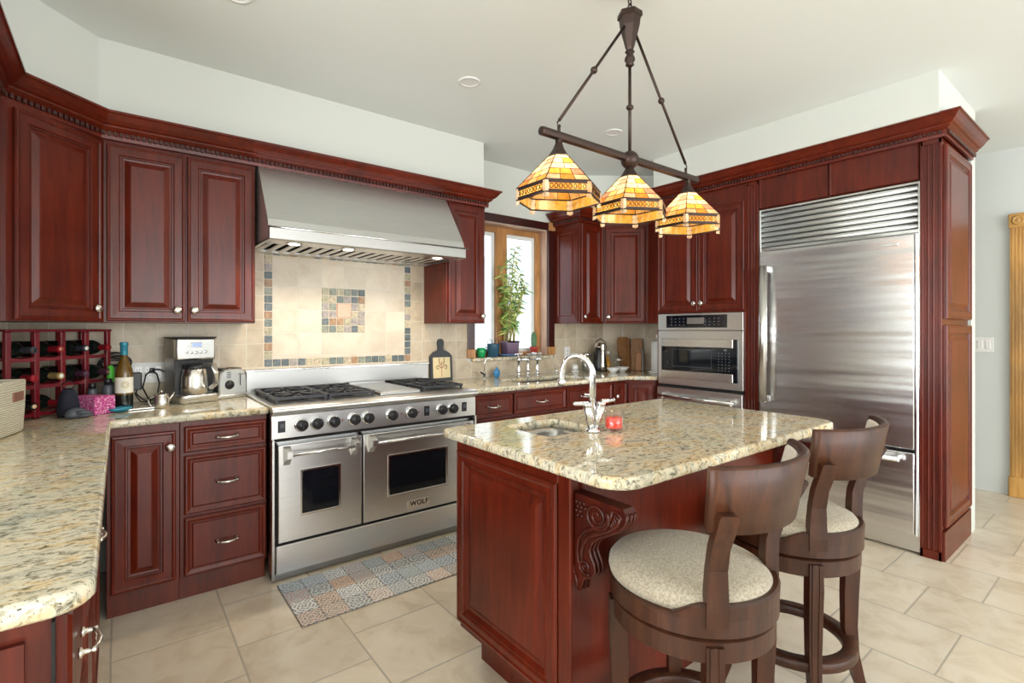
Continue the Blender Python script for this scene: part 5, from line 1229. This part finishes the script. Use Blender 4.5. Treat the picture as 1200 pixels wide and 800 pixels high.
# ------------------------------------------------------------------ window sill
SZ = 1.0675
t = thing('bamboo_plant', 'tall leafy bamboo in a purple pot on the window sill', 'potted plant', (2.715, 3.525, SZ))
b = B(); R = [[(x, y, z) for x, y in rrect(-w, w, -.05, .05, .012)] for w, z in ((.060, .018), (.074, .118), (.078, .120), (.078, .132), (.072, .132), (.070, .120))]; b.loft(R); b.build('pot', 'potpurple', t)
b = B(); b.lathe([(.070, 0), (.095, .008), (.10, .020), (.095, .020), (.07, .012), (.001, .010)], 28, cap=False, sy=.62); b.build('saucer', 'saucer', t)
b = B(); b.box(-.066, .066, -.042, .042, .118, .126); b.build('soil', 'soil', t)
random.seed(11)
sb = B(); L = {0: B(), 1: B(), 2: B()}
for k in range(15):
    x0, y0 = random.uniform(-.05, .05), random.uniform(-.03, .03); h = random.uniform(.40, .86); lx = random.uniform(-.16, .12) if k % 3 else random.uniform(-.05, .22); ly = random.uniform(-.05, .03)
    pts = [(x0+lx*(u**1.6)+.008*math.sin(9*u+k), y0+ly*u, .12+h*u) for u in [i/9 for i in range(10)]]
    sb.tube(pts, [.0055*(1-.55*i/9) for i in range(10)], 7)
    for j in range(9, 60 if h > .6 else 44):
        u = j/60 if h > .6 else j/44
        if random.random() < .18: continue
        p = Vector((x0+lx*(u**1.6), y0+ly*u, .12+h*u)); a = random.uniform(0, 2*PI); el = random.uniform(-.35, .95)
        ln = random.uniform(.05, .105); d = Vector((math.cos(a)*math.cos(el), math.sin(a)*math.cos(el)*.45, math.sin(el))).normalized()
        sd = d.cross(Vector((random.uniform(-.3, .3), 1, .2))).normalized(); w = random.uniform(.0045, .008)
        q = L[random.choice((0, 0, 1, 1, 2))]; pr = None
        for i, (f, ww) in enumerate(((0, .2), (.3, 1), (.65, .8), (1, .02))):
            c = p+d*ln*f+Vector((0, 0, -.030*f*f)); a1, a2 = q.v(c-sd*w*ww), q.v(c+sd*w*ww)
            if pr: q.face([pr[0], pr[1], a2, a1], 0, True)
            pr = (a1, a2)
sb.build('stalks', 'stalk', t)
for k, mt in ((0, 'leaf'), (1, 'leaf2'), (2, 'leaf3')):
    o = L[k].build('foliage', mt, t); o['kind'] = 'stuff'
t = thing('watering_can', 'dark blue pot with black wire handles on the window sill', 'pot', (2.532, 3.52, SZ))
b = B(); b.lathe([(.045, 0), (.054, .006), (.058, .10), (.060, .112), (.055, .112), (.052, .10), (.044, .012), (.001, .010)], 26, cap=False, sy=.8); b.build('pot', 'bluepot', t)
b = B()
for s_ in (-1, 1): b.tube([(s_*.055, 0, .10), (s_*.060, 0, .13), (s_*.040, 0, .155), (s_*.018, 0, .135), (s_*.010, 0, .11)], .003, 6)
b.tube([(-.058, 0, .07), (-.082, -.005, .09), (-.078, -.005, .05), (-.058, 0, .03)], .004, 6); b.build('handles', 'black', t)
t = thing('green_glass', 'bright green glass tumbler at the left of the window sill', 'glass', (2.405, 3.52, SZ))
b = B(); b.lathe([(.026, 0), (.034, .01), (.040, .05), (.034, .078), (.031, .078), (.036, .05), (.030, .012), (.001, .008)], 22, cap=False); b.build('tumbler', 'greenglass', t)
t = thing('cactus_pot', 'small cactus in a red pot on a white dish on the window sill', 'potted plant', (2.985, 3.515, SZ))
b = B(); b.lathe([(.055, 0), (.085, .008), (.088, .014), (.055, .012), (.001, .010)], 28, cap=False, sy=.6); b.build('dish', 'ceramic', t)
b = B(); b.lathe([(.028, .014), (.036, .060), (.041, .062), (.041, .078), (.036, .078), (.001, .070)], 24); b.build('pot', 'terracotta', t)
b = B(); n = 20; R = []
for f, z in ((.8, .07), (1, .10), (1.02, .15), (.9, .185), (.6, .205), (.05, .212)): R.append([((.023*f)*(1+.16*math.cos(a*5))*math.cos(a), (.023*f)*(1+.16*math.cos(a*5))*math.sin(a), z) for a in [i*2*PI/40 for i in range(40)]])
b.loft(R); b.build('cactus', 'cactus', t)

# ------------------------------------------------------------------ island faucet and candle
t = thing('island_faucet', 'chrome gooseneck bar faucet with two levers beside the island sink', 'faucet', (1.462, 1.368, CZT), math.radians(111))
b = B(); b.lathe([(.030, 0), (.030, .006), (.026, .012), (.020, .016)], 28); b.build('base', 'chrome', t)
b = B(); b.tube([(0, 0, .01), (0, 0, .215)]+[(.066-.066*math.cos(a), 0, .220+.074*math.sin(a)) for a in [i*PI/12 for i in range(0, 13)]]+[(.133, 0, .200), (.134, 0, .186)], .0125, 16); b.build('spout', 'chrome', t)
b = B(); b.lathe([(.0155, .172), (.0160, .184), (.0155, .205)], 20, (.134, 0, 0)); b.build('aerator', 'chrome', t)
TR = Matrix.Rotation(math.radians(-25), 4, 'Z')
for s_ in (-1, 1):
    b = B(); b.T = TR; b.tube([(-.004, s_*.008, .012), (-.008, s_*.024, .060), (-.010, s_*.036, .104)], [.0135, .0155, .0165], 16); hb = b.build('valve_body', 'chrome', t)
    b = B(); b.T = TR @ Matrix.Translation((-.010, s_*.036, .102)); b.lathe([(.0178, 0), (.0178, .010), (.013, .014)], 18); b.build('valve_cap', 'chrome', hb)
    b = B(); b.T = TR; b.tube([(-.010, s_*.036, .116), (-.012, s_*.070, .116), (-.012, s_*.100, .118)], [.0085, .0085, .0075], 12); b.sphere((-.012, s_*.101, .118), .0078, 12, 8); b.build('lever', 'chrome', hb)
b = B(); b.T = TR; b.tube([(.0, .010, .145), (.0, .032, .147)], .0028, 8); b.sphere((.0, .036, .147), .0055, 10, 6); b.build('pin', 'chrome', t)
t = thing('candle', 'coral candle in a clear glass beside the island faucet', 'candle', (1.545, 1.332, CZT))
b = B(); b.lathe([(.030, 0), (.0345, .003), (.036, .012), (.037, .082), (.0355, .082), (.0345, .014), (.001, .010)], 32, cap=False); b.build('glass', 'candleglass', t)
b = B(); b.lathe([(.032, .0115), (.034, .014), (.0345, .050), (.033, .052), (.001, .051)], 32); b.build('wax', 'wax', t)
b = B(); b.tube([(0, 0, .05), (.001, 0, .062)], .0012, 6); b.build('wick', 'black', t)
